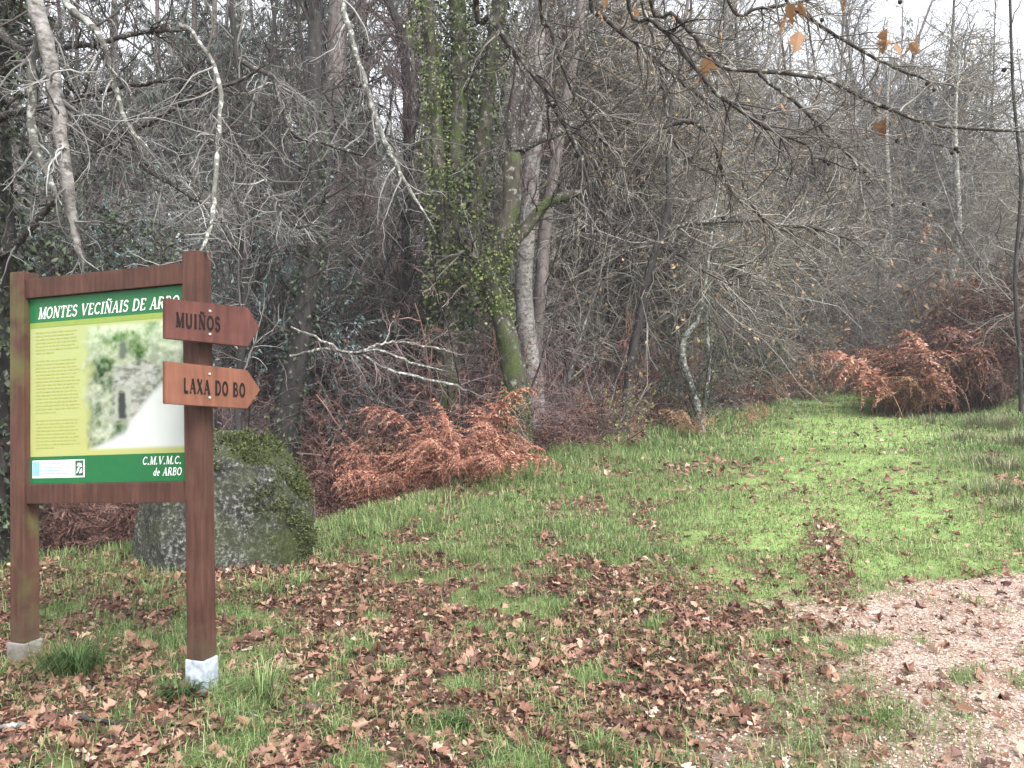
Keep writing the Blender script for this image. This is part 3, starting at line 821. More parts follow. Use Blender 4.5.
def plantings():
    rng = np.random.default_rng(77)
    def band(kind, n, px0, px1, y0, y1, s0, s1, smin=1.0, jit=True):
        """spread n plants evenly through a strip of the wood"""
        for k in range(n):
            for tries in range(30):
                px = px0 + (px1 - px0) * ((k + rng.random()) / n); y = y0 + (y1 - y0) * rng.random()
                x = (px - CX) / FPX * y
                if edge_s(x, y) > smin and not (kind in ('lichen_oak', 'sallow', 'grey_shrub') and 690 < px < 925 and y < 29): break
            else:
                continue
            plant(kind, x, y, rng, s0 + (s1 - s0) * rng.random())
    # far wood on the slope
    band("eucalyptus", 26, -60, 640, 34, 80, 0.8, 1.15)
    band("eucalyptus", 16, 560, 900, 42, 75, 0.8, 1.1)
    band("eucalyptus", 4, 900, 1080, 50, 75, 0.6, 0.8)
    band("bare_tall", 18, -60, 660, 24, 55, 0.8, 1.15)
    band("bare_tall", 10, 620, 1080, 38, 60, 0.6, 0.9)
    band("grey_tree", 16, -60, 700, 22, 45, 0.8, 1.2)
    band("grey_tree", 15, 560, 1100, 30, 50, 0.8, 1.15, 2.0)
    band("pale_birch", 8, 0, 700, 22, 40, 0.9, 1.2)
    band("grey_shrub", 24, -60, 720, 18, 40, 1.0, 1.5)
    band("evergreen_shrub", 7, -60, 520, 28, 46, 0.9, 1.5)
    band("evergreen_shrub", 6, 640, 1060, 34, 48, 0.7, 1.1, 2.0)
    # mid wood
    band("sallow", 12, -40, 560, 16, 26, 0.9, 1.2)
    band("sallow", 9, 560, 1080, 24, 38, 1.0, 1.5, 2.5)
    band("leafy_sallow", 8, 905, 1100, 22.5, 31, 0.9, 1.25, 2.0)
    band("leafy_sallow", 4, 640, 735, 18, 27, 0.7, 1.0, 1.6)
    band("leafy_sallow", 5, 740, 905, 30, 36, 0.9, 1.2, 1.6)
    band("grey_tree", 5, 740, 930, 32, 40, 1.5, 1.8, 2.0)
    band("evergreen_shrub", 9, 0, 420, 15, 25, 0.6, 0.95, 2.2)
    band("evergreen_shrub", 6, 640, 1040, 26, 34, 0.45, 0.7, 1.6)
    band("bare_tall", 26, 590, 1090, 29, 52, 0.85, 1.2, 2.0)
    band("grey_tree", 12, 600, 1090, 30, 44, 1.2, 1.6, 2.0)
    band("grey_shrub", 14, 640, 1080, 21, 34, 0.8, 1.2, 1.6)
    band("yellow_shrub", 9, 700, 1090, 21, 32, 0.9, 1.7, 1.2)
    band("beech_sapling", 8, 640, 1060, 20, 30, 0.8, 1.4, 1.0)
    band("lichen_oak", 20, 600, 1100, 19, 30, 1.05, 1.4, 2.2)
    band("lichen_oak", 12, 560, 1100, 30, 42, 1.4, 1.8, 2.2)
    band("lichen_oak", 3, -60, 420, 22, 30, 0.8, 1.1, 2.2)
    band("bare_tall", 7, 205, 445, 12.5, 17, 0.45, 0.7, 1.8)
    band("bare_tall", 3, 560, 680, 17, 21, 0.5, 0.7, 2.2)
    band("pale_birch", 6, 90, 470, 15, 25, 0.8, 1.15, 2.2)
    band("eucalyptus", 6, 180, 480, 18, 30, 0.7, 0.9, 2.2)
    band("evergreen_shrub", 5, -80, 60, 10, 17, 0.7, 1.0, 2.2)
    band("eucalyptus", 10, -40, 340, 17, 34, 0.55, 0.8, 2.2)
    band("eucalyptus", 4, 420, 640, 26, 38, 0.6, 0.8, 2.2)
    band("grey_shrub", 7, -60, 230, 9.5, 13, 0.6, 0.9, 1.6)
    band("grey_shrub", 16, 150, 700, 13, 20, 0.7, 1.1, 2.0)
    band("bramble", 30, 220, 700, 12, 19, 1.2, 1.9, 1.6)
    band("bramble", 12, 640, 900, 19, 32, 1.0, 1.5, 0.8)
    band("bramble", 12, -40, 230, 7, 13, 0.6, 1.0, 0.6)
plantings()
rng = np.random.default_rng(88)
for px, y, kind, s, sz in ((150, 12.2, "blue_sapling", 0.8, 0.95), (188, 12.9, "blue_sapling", 0.85, 1.0), (105, 13.6, "blue_sapling", 0.9, 1.0), (368, 14, "blue_sapling", 0.62, 0.9), (232, 18, "blue_sapling", 0.9, 1.2), (352, 13.5, "blue_sapling", 0.36, 0.36),
                        (590, 14.4, "yellow_shrub", 0.8, 0.8), (205, 12.2, "yellow_shrub", 0.35, 0.35), (330, 12.5, "yellow_shrub", 0.35, 0.35), (815, 25.6, "beech_sapling", 1.1, 1.15), (782, 24.2, "beech_sapling", 0.85, 0.9), (842, 27.5, "beech_sapling", 0.85, 0.8),
                        (985, 24, "beech_sapling", 1.6, 2.2), (1020, 22, "yellow_shrub", 1.7, 2.3), (955, 28, "yellow_shrub", 1.6, 2.0), (700, 15.8, "evergreen_shrub", 0.33, 0.42), (735, 22, "evergreen_shrub", 0.5, 0.55), (880, 34, "evergreen_shrub", 0.5, 0.5)):
    plant(kind, (px - CX) / FPX * y, y, rng, s, sz=sz)
# the bank right of the track
for px, y, s in ((1035, 21, 1.2), (1085, 24, 1.3), (1010, 29, 1.35), (1060, 30, 1.4), (955, 33, 1.3)):
    plant("sallow", (px - CX) / FPX * y, y, rng, s)

# bracken at the foot of the wood
BR = [  # px, depth, material, fronds, scale, label
 (447, 10.2, "bracken", 20, 0.92, "bright rust-red bracken clump, biggest before the mossy forked tree"),
 (478, 10.6, "bracken", 14, 0.95, "rust-red bracken at the foot of the mossy forked tree"),
 (412, 10.1, "bracken", 7, 0.6, "rust-red bracken low on the left side of the biggest clump"),
 (376, 10.8, "bracken", 7, 0.9, "bracken clump with paler combed fronds arching left over the undergrowth"),
 (545, 12.4, "bracken_dull", 10, 0.85, "dull brown bracken right of the mossy forked tree"),
 (580, 13.6, "bracken_dull", 9, 0.75, "dull brown bracken below the yellow-leaved shrub"),
 (335, 12.0, "bracken_dull", 10, 0.8, "dull brown bracken right of the black straight trunk"),
 (300, 10.6, "bracken_dull", 9, 0.7, "dull brown bracken behind the mossy boulder's right shoulder"),
 (420, 13.5, "bracken_tan", 16, 1.15, "tan bracken bent over behind the bright rust-red clump"),
 (365, 14.0, "bracken_dull", 16, 1.2, "dark brown bracken heap below the ivy-clad pair"),
 (640, 15.9, "bracken_dull", 9, 0.8, "dull brown bracken at the leaning sapling's foot"),
 (610, 14.9, "bracken_dull", 9, 0.8, "brown bracken left of the leaning sapling"),
 (100, 7.3, "bracken_dull", 14, 0.62, "brown bracken seen under the signboard"),
 (58, 7.2, "bracken_dull", 14, 0.66, "brown bracken beyond the sign's mossy post"),
 (140, 8.0, "bracken_dull", 12, 0.75, "brown bracken behind the boulder's left end"),
 (255, 11.0, "bracken_dull", 14, 1.0, "brown bracken above the boulder's top"),
 (690, 15.0, "bracken_tan", 9, 0.45, "small tan bracken tuft on the grass bank"),
 (760, 17.5, "bracken_tan", 8, 0.42, "small tan bracken tuft beside the green track"),
 (720, 20.5, "bracken_dull", 13, 0.9, "reddish bracken right of the pale crooked stem"),
]
for k, (px, d, mt, n, s, lab) in enumerate(BR):
    x = (px - CX) / FPX * d
    bracken_thing(x, d, lab, None, mt, n, s * 1.1, 500 + k)
def edge_pt(px, off):
    """ground point in the direction of px that lies off metres behind the bank edge"""
    ys = np.linspace(5, 40, 3000); xs = (px - CX) / FPX * ys
    i = int(np.argmax(edge_s(xs, ys) > off))
    return float(xs[i]), float(ys[i])
def far_bracken(n, px0, px1, y0, y1, mats, s0, s1, lab, grp, seed):
    rng = np.random.default_rng(seed)
    for k in range(n):
        px = px0 + (px1 - px0) * ((k + rng.random()) / n); y = y0 + (y1 - y0) * rng.random(); x = (px - CX) / FPX * y
        if y0 < 5:
            x, y = edge_pt(px, y)
        mt = mats[rng.integers(len(mats))]
        s = s0 + (s1 - s0) * rng.random()
        o = link("bracken_fern", CLUMPS[mt][rng.integers(2)], None, (x, y, hz1(x, y) - 0.05), (0, 0, rng.random() * 6.28), (s, s, s))
        tag(o, lab, "bracken", grp)
far_bracken(70, 905, 1085, 19.6, 24, ("bracken_dull", "bracken_dull", "bracken_dull", "bracken_dull", "bracken"), 1.6, 2.4, "red-brown bracken massed on the bank right of the green track", "bracken bank right of the track", 600)
far_bracken(5, 895, 935, 19.6, 21, ("bracken_tan",), 1.4, 1.8, "straw-coloured bracken at the near end of the red bracken bank", "straw bracken by the track", 601)
far_bracken(24, 690, 872, 0.1, 1.6, ("bracken_dull", "bracken_tan", "bracken"), 0.75, 1.2, "reddish bracken along the wood's edge left of the track end", "bracken before the pale-leaved sapling", 602)
far_bracken(14, 300, 560, 13, 18, ("bracken_dull",), 1.0, 1.4, "dark brown bracken deep among the trunks behind the rust-red clump", "bracken deep in the wood", 603)

# ---------------------------------------------------------------- feature trees
def feature(name, label, cat, base):
    return thing(name, label, cat, tuple(base))

def limb_mesh(name, pts, mat, base, sides=10, n=30, lump=0.06, seed=0, jitter=0.0):
    rng = np.random.default_rng(seed)
    l = smooth_line(pts, n, jitter, rng)
    l[-4:, 3] *= np.array([0.85, 0.65, 0.42, 0.18])
    V, F = tubes((l[:, :3] - base)[None], l[:, 3][None], sides, lump=lump, rng=rng)
    return mesh(name, V, F, mat), l

def twigs_on(l, base, n1, n2, seed, mat, len1=1.0, tw=0.004, t0=0.1, a=(25, 70), grav=-0.02, n3=0, up=0.0, nm="twigs", ret=False):
    rng = np.random.default_rng(seed)
    P0 = l[None, :, :3] - base; R0 = l[None, :, 3]
    S, D, rr, t, pl = sprout(P0, R0, n1, rng, t0, 1.0, a[0], a[1], 0.45, up)
    P1, R1 = march(S, D, len1 * (1.2 - 0.7 * t) * (0.35 + 0.9 * rng.random(n1)), 8, np.maximum(np.minimum(rr, tw * 3.2), tw), tw * 0.7, rng, 0.17, grav)
    out = [tubes(P1, R1, 5, rng=rng)]
    S, D, rr, t, pl = sprout(P1, R1, n2, rng, 0.1, 1.0, 25, 75, 0.7)
    P2, R2 = march(S, D, pl * 0.5 * (0.35 + 0.9 * rng.random(n2)), 5, np.maximum(rr * .8, tw * 0.7), tw * 0.5, rng, 0.22, grav)
    out.append(tubes(P2, R2, 4, rng=rng))
    if n3:
        S, D, rr, t, pl = sprout(P2, R2, n3, rng, 0.1, 1.0, 25, 75, 0.7)
        P3, R3 = march(S, D, np.maximum(pl * 0.5, 0.05) * (0.35 + 0.9 * rng.random(n3)), 3, np.maximum(rr * .8, tw * 0.5), tw * 0.4, rng, 0.25, grav)
        out.append(tubes(P3, R3, 3, rng=rng))
    me = mesh(nm, *join(out), mat)
    return (me, (P1, R1, P2, R2)) if ret else me

def ivy_mesh(l, base, n, thick, seed, mat, size=0.07, t0=0.0, t1=1.0):
    rng = np.random.default_rng(seed)
    t = t0 + (t1 - t0) * rng.random(n); f = t * (len(l) - 1); k = np.minimum(f.astype(int), len(l) - 2); w = (f - k)[:, None]
    c = l[k, :3] * (1 - w) + l[k + 1, :3] * w; r = l[k, 3] * (1 - w[:, 0]) + l[k + 1, 3] * w[:, 0]
    a = rng.random(n) * 6.28
    lump = fbm(t * 14 + seed, a * 1.2, 3)
    out = np.stack([np.cos(a), np.sin(a), 0.3 * rng.standard_normal(n)], -1)
    pick = lump + 0.25 * rng.random(n) > 0.5
    c, r, out, lump, n = c[pick], r[pick], out[pick], lump[pick], int(pick.sum())
    S = c + out * (r + thick * np.clip(lump - 0.25, 0, 1)[:] * 2.2 * rng.random(n) ** 0.6)[:, None] - base
    D = norm(out + np.array([0, 0, -0.9]) + 0.5 * rng.standard_normal((n, 3)))
    V, F = leafquads(S, D, size * (0.6 + 0.8 * rng.random(n)), size * (0.5 + 0.6 * rng.random(n)), rng, 0.15)
    return mesh("ivy", V, F, mat, False)

def Wr(px, py, d, rpx):
    p = W(px, py, d); return (*p, rpx * d / FPX)

def line(pxs, d=None):
    """[(px, py, halfwidth_px[, d])] -> points with radii"""
    return np.array([Wr(q[0], q[1], q[3] if len(q) > 3 else d, q[2]) for q in pxs])

def ground_base(px, d):
    p = gp(px, d); return p

# black straight trunk
d = 11.5; b = ground_base(279, d)
pts = np.vstack([[*(b - [0, 0, 0.3]), 0.24], line([(281, 452, 15), (291, 395, 12), (306, 300, 9), (312, 230, 8), (314, 150, 7.5), (315, 40, 7), (318, -60, 6.5), (316, -200, 5), (320, -330, 3)], d)])
t = feature("straight_tree", "black straight trunk rising between the boulder and the ivy-clad pair", "tree", b)
me, l = limb_mesh("trunk", pts, M["bark_dark"], b, 10, 44, 0.07, 1); link("trunk", me, t)
link("ivy", ivy_mesh(l, b, 1500, 0.1, 2, M["leaf_dark"], 0.06, 0.02, 0.6), t)
link("crown", twigs_on(l, b, 46, 260, 3, M["twig_dark"], 2.0, 0.006, 0.25, n3=500), t)

# pinkish trunk just right of it, farther back
d = 19.0; b = ground_base(326, d)
pts = np.vstack([[*(b - [0, 0, 0.3]), 0.3], line([(327, 330, 11), (331, 220, 10.5), (334, 120, 10), (337, 30, 9.5), (340, -120, 8), (344, -260, 4)], d)])
t = feature("eucalyptus_tree", "pinkish grey trunk close behind the black straight trunk", "tree", b)
me, l = limb_mesh("trunk", pts, M["bark_pink"], b, 10, 40, 0.05, 4); link("trunk", me, t)
link("crown", twigs_on(l, b, 22, 120, 5, M["twig_purple"], 2.5, 0.008, 0.35, n3=200), t)

# thin dark kinked trunk
d = 15.0; b = ground_base(404, d)
pts = np.vstack([[*(b - [0, 0, 0.3]), 0.1], line([(405, 330, 4.5), (406, 220, 4.5), (408, 146, 4.5), (406, 78, 4.5), (399, 27, 4.5), (385, -10, 4), (372, -90, 3.5), (368, -200, 2)], d)])
t = feature("slender_tree", "thin dark kinked trunk left of the ivy-clad pair", "tree", b)
me, l = limb_mesh("trunk", pts, M["bark_dark"], b, 8, 40, 0.05, 6); link("trunk", me, t)
link("crown", twigs_on(l, b, 34, 160, 7, M["twig_purple"], 1.6, 0.006, 0.3, n3=260), t)

# ivy-clad pair
d = 12.8; b = ground_base(450, d)
t = feature("ivy_clad_tree", "pair of thick trunks wrapped in green ivy left of the forked tree", "tree", b)
pa = np.vstack([[*(b - [0, 0, 0.3]), 0.3], line([(448, 380, 13), (452, 320, 11), (449, 240, 10), (456, 150, 9.5), (460, 60, 9), (454, -40, 8), (450, -180, 6), (448, -300, 3)], d)])
me, la = limb_mesh("trunk", pa, M["bark_moss"], b, 10, 40, 0.06, 8); link("trunk", me, t)
pb = line([(454, 330, 9, 12.8), (470, 250, 9, 12.9), (480, 160, 9, 13), (490, 70, 8, 13), (502, -20, 8, 13), (515, -160, 5, 13)])
me, lb = limb_mesh("trunk", pb, M["bark_moss"], b, 10, 36, 0.06, 9); link("trunk", me, t)
pc = line([(449, 300, 7, 12.7), (441, 200, 7, 12.6), (434, 100, 7, 12.6), (428, 20, 6.5, 12.6), (418, -90, 5, 12.6)])
me, lc = limb_mesh("trunk", pc, M["bark_moss"], b, 10, 36, 0.06, 19); link("trunk", me, t)
link("ivy", ivy_mesh(la, b, 7000, 0.3, 10, M["leaf_ivy"], 0.065, 0.2, 0.9), t)
link("ivy", ivy_mesh(lb, b, 4200, 0.26, 11, M["leaf_ivy"], 0.06), t)
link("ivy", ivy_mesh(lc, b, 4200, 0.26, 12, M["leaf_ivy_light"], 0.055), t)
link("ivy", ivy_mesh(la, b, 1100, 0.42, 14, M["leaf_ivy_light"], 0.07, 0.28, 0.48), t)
link("crown", twigs_on(la, b, 40, 200, 13, M["twig_dark"], 1.7, 0.006, 0.35, n3=400), t)

# mossy forked tree
d = 12.0; b = ground_base(516, d)
t = feature("forked_tree", "forked tree with bright moss on its foot and trunk", "tree", b)
pm = np.vstack([[*(b - [0, 0, 0.3]), 0.27], line([(517, 470, 16), (516, 425, 13), (514, 370, 12), (503, 320, 10), (490, 276, 10.5), (500, 245, 9.5), (511, 210, 9), (512, 170, 9), (518, 146, 10)], d)])
me, l0 = limb_mesh("trunk", pm, M["bark_moss"], b, 12, 50, 0.08, 15); link("trunk", me, t)
lims = [line([(517, 152, 7), (511, 119, 7), (522, 90, 6), (529, 72, 5.5), (531, 40, 5), (545, -5, 4.5), (552, -90, 3.5), (548, -190, 2)], d),
        line([(519, 150, 7), (530, 125, 6.5), (541, 98, 6), (552, 80, 5.5), (567, 58, 5), (590, 25, 4.5), (612, -30, 3.5), (640, -110, 2)], d),
        line([(520, 148, 5), (548, 136, 5), (575, 126, 4.5), (600, 116, 3.5), (628, 98, 2.5), (655, 90, 1.5)], d),
        line([(496, 262, 8), (509, 245, 7), (524, 231, 6), (536, 215, 5.5), (548, 203, 5), (562, 197, 4.5), (579, 192, 3.5), (592, 180, 1.5)], d),
        line([(492, 280, 7), (478, 262, 5), (468, 250, 4), (455, 243, 2)], d)]
for k, p in enumerate(lims):
    me, l = limb_mesh("bough", p, M["bark_moss"] if k in (3, 4) else M["bough"], b, 8, 26, 0.07, 20 + k); bo = link("bough", me, t)
    link("twig_sprays", twigs_on(l, b, 16, 70, 30 + k, M["twig_dark"], 1.1, 0.005, 0.25, n3=140), bo)
link("moss", ivy_mesh(l0, b, 2600, 0.03, 40, M["leaf_ivy_light"], 0.035, 0.1, 0.3), t)
link("ivy", ivy_mesh(l0, b, 1500, 0.12, 49, M["leaf_ivy_light"], 0.05, 0.45, 0.72), t)

# grey birches right of the forked tree
d = 14.0; b = ground_base(536, d)
t = feature("birch_tree", "mottled grey birch close behind the forked tree", "tree", b)
me, l = limb_mesh("trunk", np.vstack([[*(b - [0, 0, 0.3]), 0.2], line([(535, 400, 10), (531, 365, 9.5), (524, 300, 9), (527, 225, 8.5), (533, 150, 8), (537, 70, 7.5), (541, 0, 7), (545, -120, 5), (548, -250, 2.5)], d)]), M["bark_birch"], b, 10, 40, 0.05, 41); link("trunk", me, t)
link("crown", twigs_on(l, b, 30, 160, 42, M["twig_purple"], 1.6, 0.006, 0.4, n3=260), t)
d = 14.6; b = ground_base(540, d)
t = feature("birch_tree", "thinner grey birch leaning right beside the mottled one", "tree", b)
me, l = limb_mesh("trunk", np.vstack([[*(b - [0, 0, 0.3]), 0.16], line([(538, 400, 6.5), (537, 340, 6), (541, 285, 6.5), (545, 230, 6.5), (554, 170, 6), (568, 90, 5.5), (582, 0, 5), (596, -110, 4), (606, -220, 2)], d)]), M["bark_pink"], b, 8, 40, 0.05, 43); link("trunk", me, t)
link("crown", twigs_on(l, b, 26, 130, 44, M["twig_purple"], 1.5, 0.006, 0.4, n3=240), t)

# dark leaning sapling right of them, arching to the right
d = 15.5; b = ground_base(622, d)
t = feature("leaning_sapling", "dark leaning sapling arching right over the bank", "tree", b)
me, l = limb_mesh("trunk", np.vstack([[*(b - [0, 0, 0.3]), 0.1], line([(624, 425, 5), (630, 370, 4.5), (640, 315, 4), (650, 268, 4), (661, 235, 3.8), (669, 200, 3.2), (668, 140, 2.5), (676, 60, 2)], d)]), M["bark_dark"], b, 8, 36, 0.08, 45); link("trunk", me, t)
me, l2 = limb_mesh("bough", line([(660, 238, 3.2), (670, 229, 3), (685, 225, 3), (705, 222, 2.8), (735, 220, 2.5), (775, 222, 2.2), (815, 228, 2), (850, 240, 1.4), (880, 262, 1)], d), M["bough"], b, 6, 30, 0.08, 46); bo = link("bough", me, t)
link("twig_sprays", twigs_on(l2, b, 34, 200, 47, M["twig_olive"], 1.3, 0.005, 0.15, n3=400), bo)
link("crown", twigs_on(l, b, 30, 160, 48, M["twig_dark"], 1.3, 0.005, 0.4, n3=260), t)

# small pale crooked stem
d = 15.6; b = ground_base(700, d)
t = feature("crooked_tree", "small pale crooked stem with lichen above the grass bank", "tree", b)
me, l = limb_mesh("trunk", np.vstack([[*(b - [0, 0, 0.3]), 0.12], line([(700, 425, 4), (696, 400, 3.6), (686, 372, 3.4), (682, 350, 3.4), (687, 334, 3.2), (697, 320, 2.6), (705, 285, 1.8), (712, 230, 1.5), (724, 160, 1.1)], d)]), M["bark_lichen"], b, 10, 34, 0.08, 50); link("trunk", me, t)
me, l2 = limb_mesh("trunk", line([(702, 430, 3), (706, 395, 2.6), (709, 360, 2.4), (707, 320, 1.8), (712, 260, 1.2)], d), M["bark_lichen"], b, 8, 24, 0.08, 51); link("trunk", me, t)
link("ivy", ivy_mesh(l2, b, 700, 0.14, 52, M["leaf_ivy"], 0.05, 0.1, 0.9), t)
link("crown", twigs_on(l, b, 30, 160, 53, M["twig_olive"], 1.5, 0.005, 0.4, n3=300), t)

# pale stems by the track end and the thin red-brown tree at the right edge
for px, d, top, h, lab in ((949, 27, 300, 2.2, "short pale trunk standing behind the red bracken bank"), (668, 24, 330, 2.0, "pale thin post-like trunk in the wood left of the crooked stem"), (880, 33, 318, 2.2, "pale grey trunk where the green track ends")):
    b = ground_base(px, d)
    t = feature("pale_tree", lab, "tree", b)
    me, l = limb_mesh("trunk", np.vstack([[*(b - [0, 0, 0.3]), 0.22], line([(px, 372, 6), (px - 3, 330, 5), (px + 2, top - 20, 4), (px + 10, 230, 3.2), (px + 6, 120, 2.2), (px + 14, 30, 1.2)], d)]), M["bark_lichen"], b, 8, 26, 0.06, int(px)); link("trunk", me, t)
    link("crown", twigs_on(l, b, 40, 260, int(px) + 1, M["twig_olive"], 2.6, 0.008, 0.25, n3=700), t)
d = 17; b = ground_base(1021, d)
t = feature("slender_tree", "thin reddish dark stem right of the bracken bank", "tree", b)
me, l = limb_mesh("trunk", np.vstack([[*(b - [0, 0, 0.3]), 0.05], line([(1020, 360, 1.9), (1015, 280, 1.8), (1021, 180, 1.6), (1013, 90, 1.5), (1010, 0, 1.3), (1004, -100, 1.1), (1010, -200, 1)], d)]), M["bark_dark"], b, 8, 36, 0.06, 61); link("trunk", me, t)
link("crown", twigs_on(l, b, 36, 200, 62, M["twig_olive"], 2.0, 0.006, 0.15, n3=420), t)

# ivy-clad trunk at the left end, with the boughs that cross the left of the picture
d = 6.6; b = ground_base(-12, d)
t = feature("ivy_clad_tree", "dark ivy-smothered trunk beside the sign's mossy post, with boughs reaching right", "tree", b)
me, l = limb_mesh("trunk", np.vstack([[*(b - [0, 0, 0.3]), 0.3], line([(-12, 500, 24), (-8, 300, 22), (-14, 100, 21), (-10, -100, 19), (-16, -400, 14), (-10, -700, 7)], d)]), M["bark_dark"], b, 12, 40, 0.06, 70); link("trunk", me, t)
link("ivy", ivy_mesh(l, b, 13000, 0.24, 71, M["leaf_dark"], 0.055, 0.1, 0.9), t)
link("crown", twigs_on(l, b, 40, 260, 72, M["twig_dark"], 2.2, 0.005, 0.45, n3=500, up=0.2), t)
LB = [([(-10, 150, 6, 6.6), (0, 117, 4, 6.2), (68, 103, 3, 5.8), (102, 90, 2.6, 5.6), (149, 83, 2.2, 5.5), (175, 80, 1.4, 5.4)], "bough", "twig_dark", 18, 60, .7),
      ([(-10, 80, 6, 6.6), (30, 118, 4, 6.3), (68, 132, 3.4, 6.2), (98, 135, 3, 6.1), (135, 129, 2.8, 6), (169, 112, 2.6, 5.9), (203, 91, 2.4, 5.8), (234, 83, 2.2, 5.8), (288, 52, 1.2, 5.7)], "bough", "twig_dark", 22, 80, .7),
      ([(68, 132, 3, 6.2), (102, 142, 2.8, 6.1), (146, 169, 2.4, 6.0), (180, 190, 2.0, 5.9), (212, 209, 1.3, 5.8)], "bough", "twig_grey", 14, 50, .6),
      ([(-10, 20, 6, 6.6), (20, 49, 3.4, 6.0), (68, 47, 2.8, 5.6), (110, 40, 2.4, 5.3), (152, 32, 2.2, 5.2), (190, 30, 1.6, 5.1)], "bough", "twig_dark", 16, 60, .7),
      ([(180, 24, 2.2, 5.0), (192, 32, 2.2, 4.9), (210, 58, 2.2, 4.8), (220, 88, 2.3, 4.7), (219, 122, 2.4, 4.6), (217, 156, 2.4, 4.4), (214, 200, 2.4, 4.2), (208, 232, 2.2, 4.0), (197, 257, 1.8, 3.85)], "bark_lichen", "twig_grey", 14, 50, .5),
      ([(20, -80, 10, 5.6), (36, 0, 8.5, 5.3), (50, 60, 7.8, 5.2), (58, 110, 7, 5.1), (65, 168, 6, 5.0), (75, 228, 4.4, 5.0), (83, 272, 2.6, 5.0)], "bark_birch", "twig_grey", 12, 40, .6),
      ([(52, 20, 5, 5.4), (34, 52, 4.5, 5.5), (32, 90, 4, 5.5), (34, 140, 4, 5.5), (48, 175, 3, 5.5), (62, 205, 2, 5.4)], "bark_lichen", "twig_grey", 10, 40, .5),
      ([(60, -60, 5, 5.5), (66, 0, 4, 5.4), (96, 30, 3.4, 5.3), (108, 60, 3, 5.3), (118, 95, 2.8, 5.3), (128, 125, 2.2, 5.3), (150, 150, 1.5, 5.2)], "bark_lichen", "twig_grey", 12, 40, .5),
      ([(-5, 260, 6, 6.5), (20, 240, 4, 6.2), (48, 208, 3, 6), (80, 172, 2.5, 5.9), (105, 140, 2, 5.8)], "bough", "twig_grey", 12, 40, .5)]
for k, (px, mt, tm, n1, n2, ln) in enumerate(LB):
    me, lb_ = limb_mesh("bough", line(px), M[mt], b, 7, 34, 0.07, 80 + k, 0.004); bo = link("bough", me, t)
    if mt == "bark_birch": bo["label"] = "thick pale birch-like bough hanging down above the sign"
    link("twig_sprays", twigs_on(lb_, b, int(n1 * 1.7), n2 * 2, 90 + k, M[tm], ln, 0.003, 0.1, n3=n2 * 3), bo)

# bare tree whose boughs cross between the sign and the black trunk
d = 8.8; b = ground_base(236, d)
t = feature("bare_tree", "slim dark bare tree behind the boulder with wandering pale boughs", "tree", b)
me, l = limb_mesh("trunk", np.vstack([[*(b - [0, 0, 0.3]), 0.07], line([(238, 420, 4), (244, 300, 3.6), (240, 190, 3.4), (246, 120, 3.2), (238, 60, 3), (230, -10, 3), (236, -120, 2)], d)]), M["bark_dark"], b, 8, 34, 0.08, 110); link("trunk", me, t)
link("crown", twigs_on(l, b, 34, 170, 111, M["twig_grey"], 1.2, 0.004, 0.15, n3=260), t)
for k, (px, mt) in enumerate((([(240, 60, 3, 8.8), (262, 72, 2.6, 8.6), (274, 78, 2.4, 8.5), (281, 105, 2.4, 8.4), (294, 134, 2.4, 8.3), (318, 141, 2.2, 8.3), (345, 149, 2, 8.2), (389, 163, 1.4, 8.2)], "bough"),
                             ([(334, -60, 3.2, 8.0), (341, 0, 3, 8.0), (350, 30, 3, 8.0), (355, 51, 2.8, 8.0), (366, 85, 2.8, 8.0), (375, 115, 2.8, 8.0), (384, 140, 2.8, 8), (392, 159, 2.6, 8), (412, 195, 2.3, 8), (436, 234, 1.4, 8)], "bark_lichen"),
                             ([(245, 150, 2.0, 8.8), (262, 175, 2.0, 8.6), (280, 205, 1.8, 8.5), (296, 226, 1.6, 8.4), (318, 224, 1.2, 8.4)], "bough"),
                             ([(242, 260, 2.6, 8.8), (222, 226, 2.2, 8.7), (200, 196, 2, 8.6), (184, 160, 1.6, 8.5)], "bough"))):
    me, lb_ = limb_mesh("bough", line(px), M[mt], b, 6, 30, 0.08, 120 + k, 0.006); bo = link("bough", me, t)
    link("twig_sprays", twigs_on(lb_, b, 22, 100, 130 + k, M["twig_grey"], 0.9, 0.0035, 0.1, n3=200), bo)

# fallen pale branch lying over the undergrowth
d = 10.6
base = W(390, 362, d)
t = thing("fallen_branch", "pale leafless fallen branch propped over the undergrowth beside the ivy-clad pair", "branch", tuple(base))
for k, px in enumerate(([(290, 356, 1.4, 10.9), (320, 350, 1.6, 10.8), (355, 353, 1.5, 10.7), (385, 368, 1.4, 10.5), (420, 378, 1.8, 10.4), (455, 386, 1.5, 10.3), (485, 398, 1, 10.3)],
                       [(291, 327, 1.2, 10.9), (315, 337, 1.3, 10.8), (345, 352, 1.3, 10.7), (380, 351, 1.2, 10.6), (410, 362, 1.4, 10.5), (450, 372, 1, 10.4)],
                       [(360, 352, 1.6, 10.7), (390, 342, 1.3, 10.7), (425, 346, 1.1, 10.6), (455, 352, .8, 10.6)])):
    me, l = limb_mesh("bough", line(px), M["bark_lichen"], base, 6, 26, 0.08, 140 + k, 0.01); bo = link("bough", me, t)
    link("twig_sprays", twigs_on(l, base, 17, 60, 150 + k, M["twig_purple"], 0.7, 0.004, 0.2, a=(15, 50), n3=90), bo)

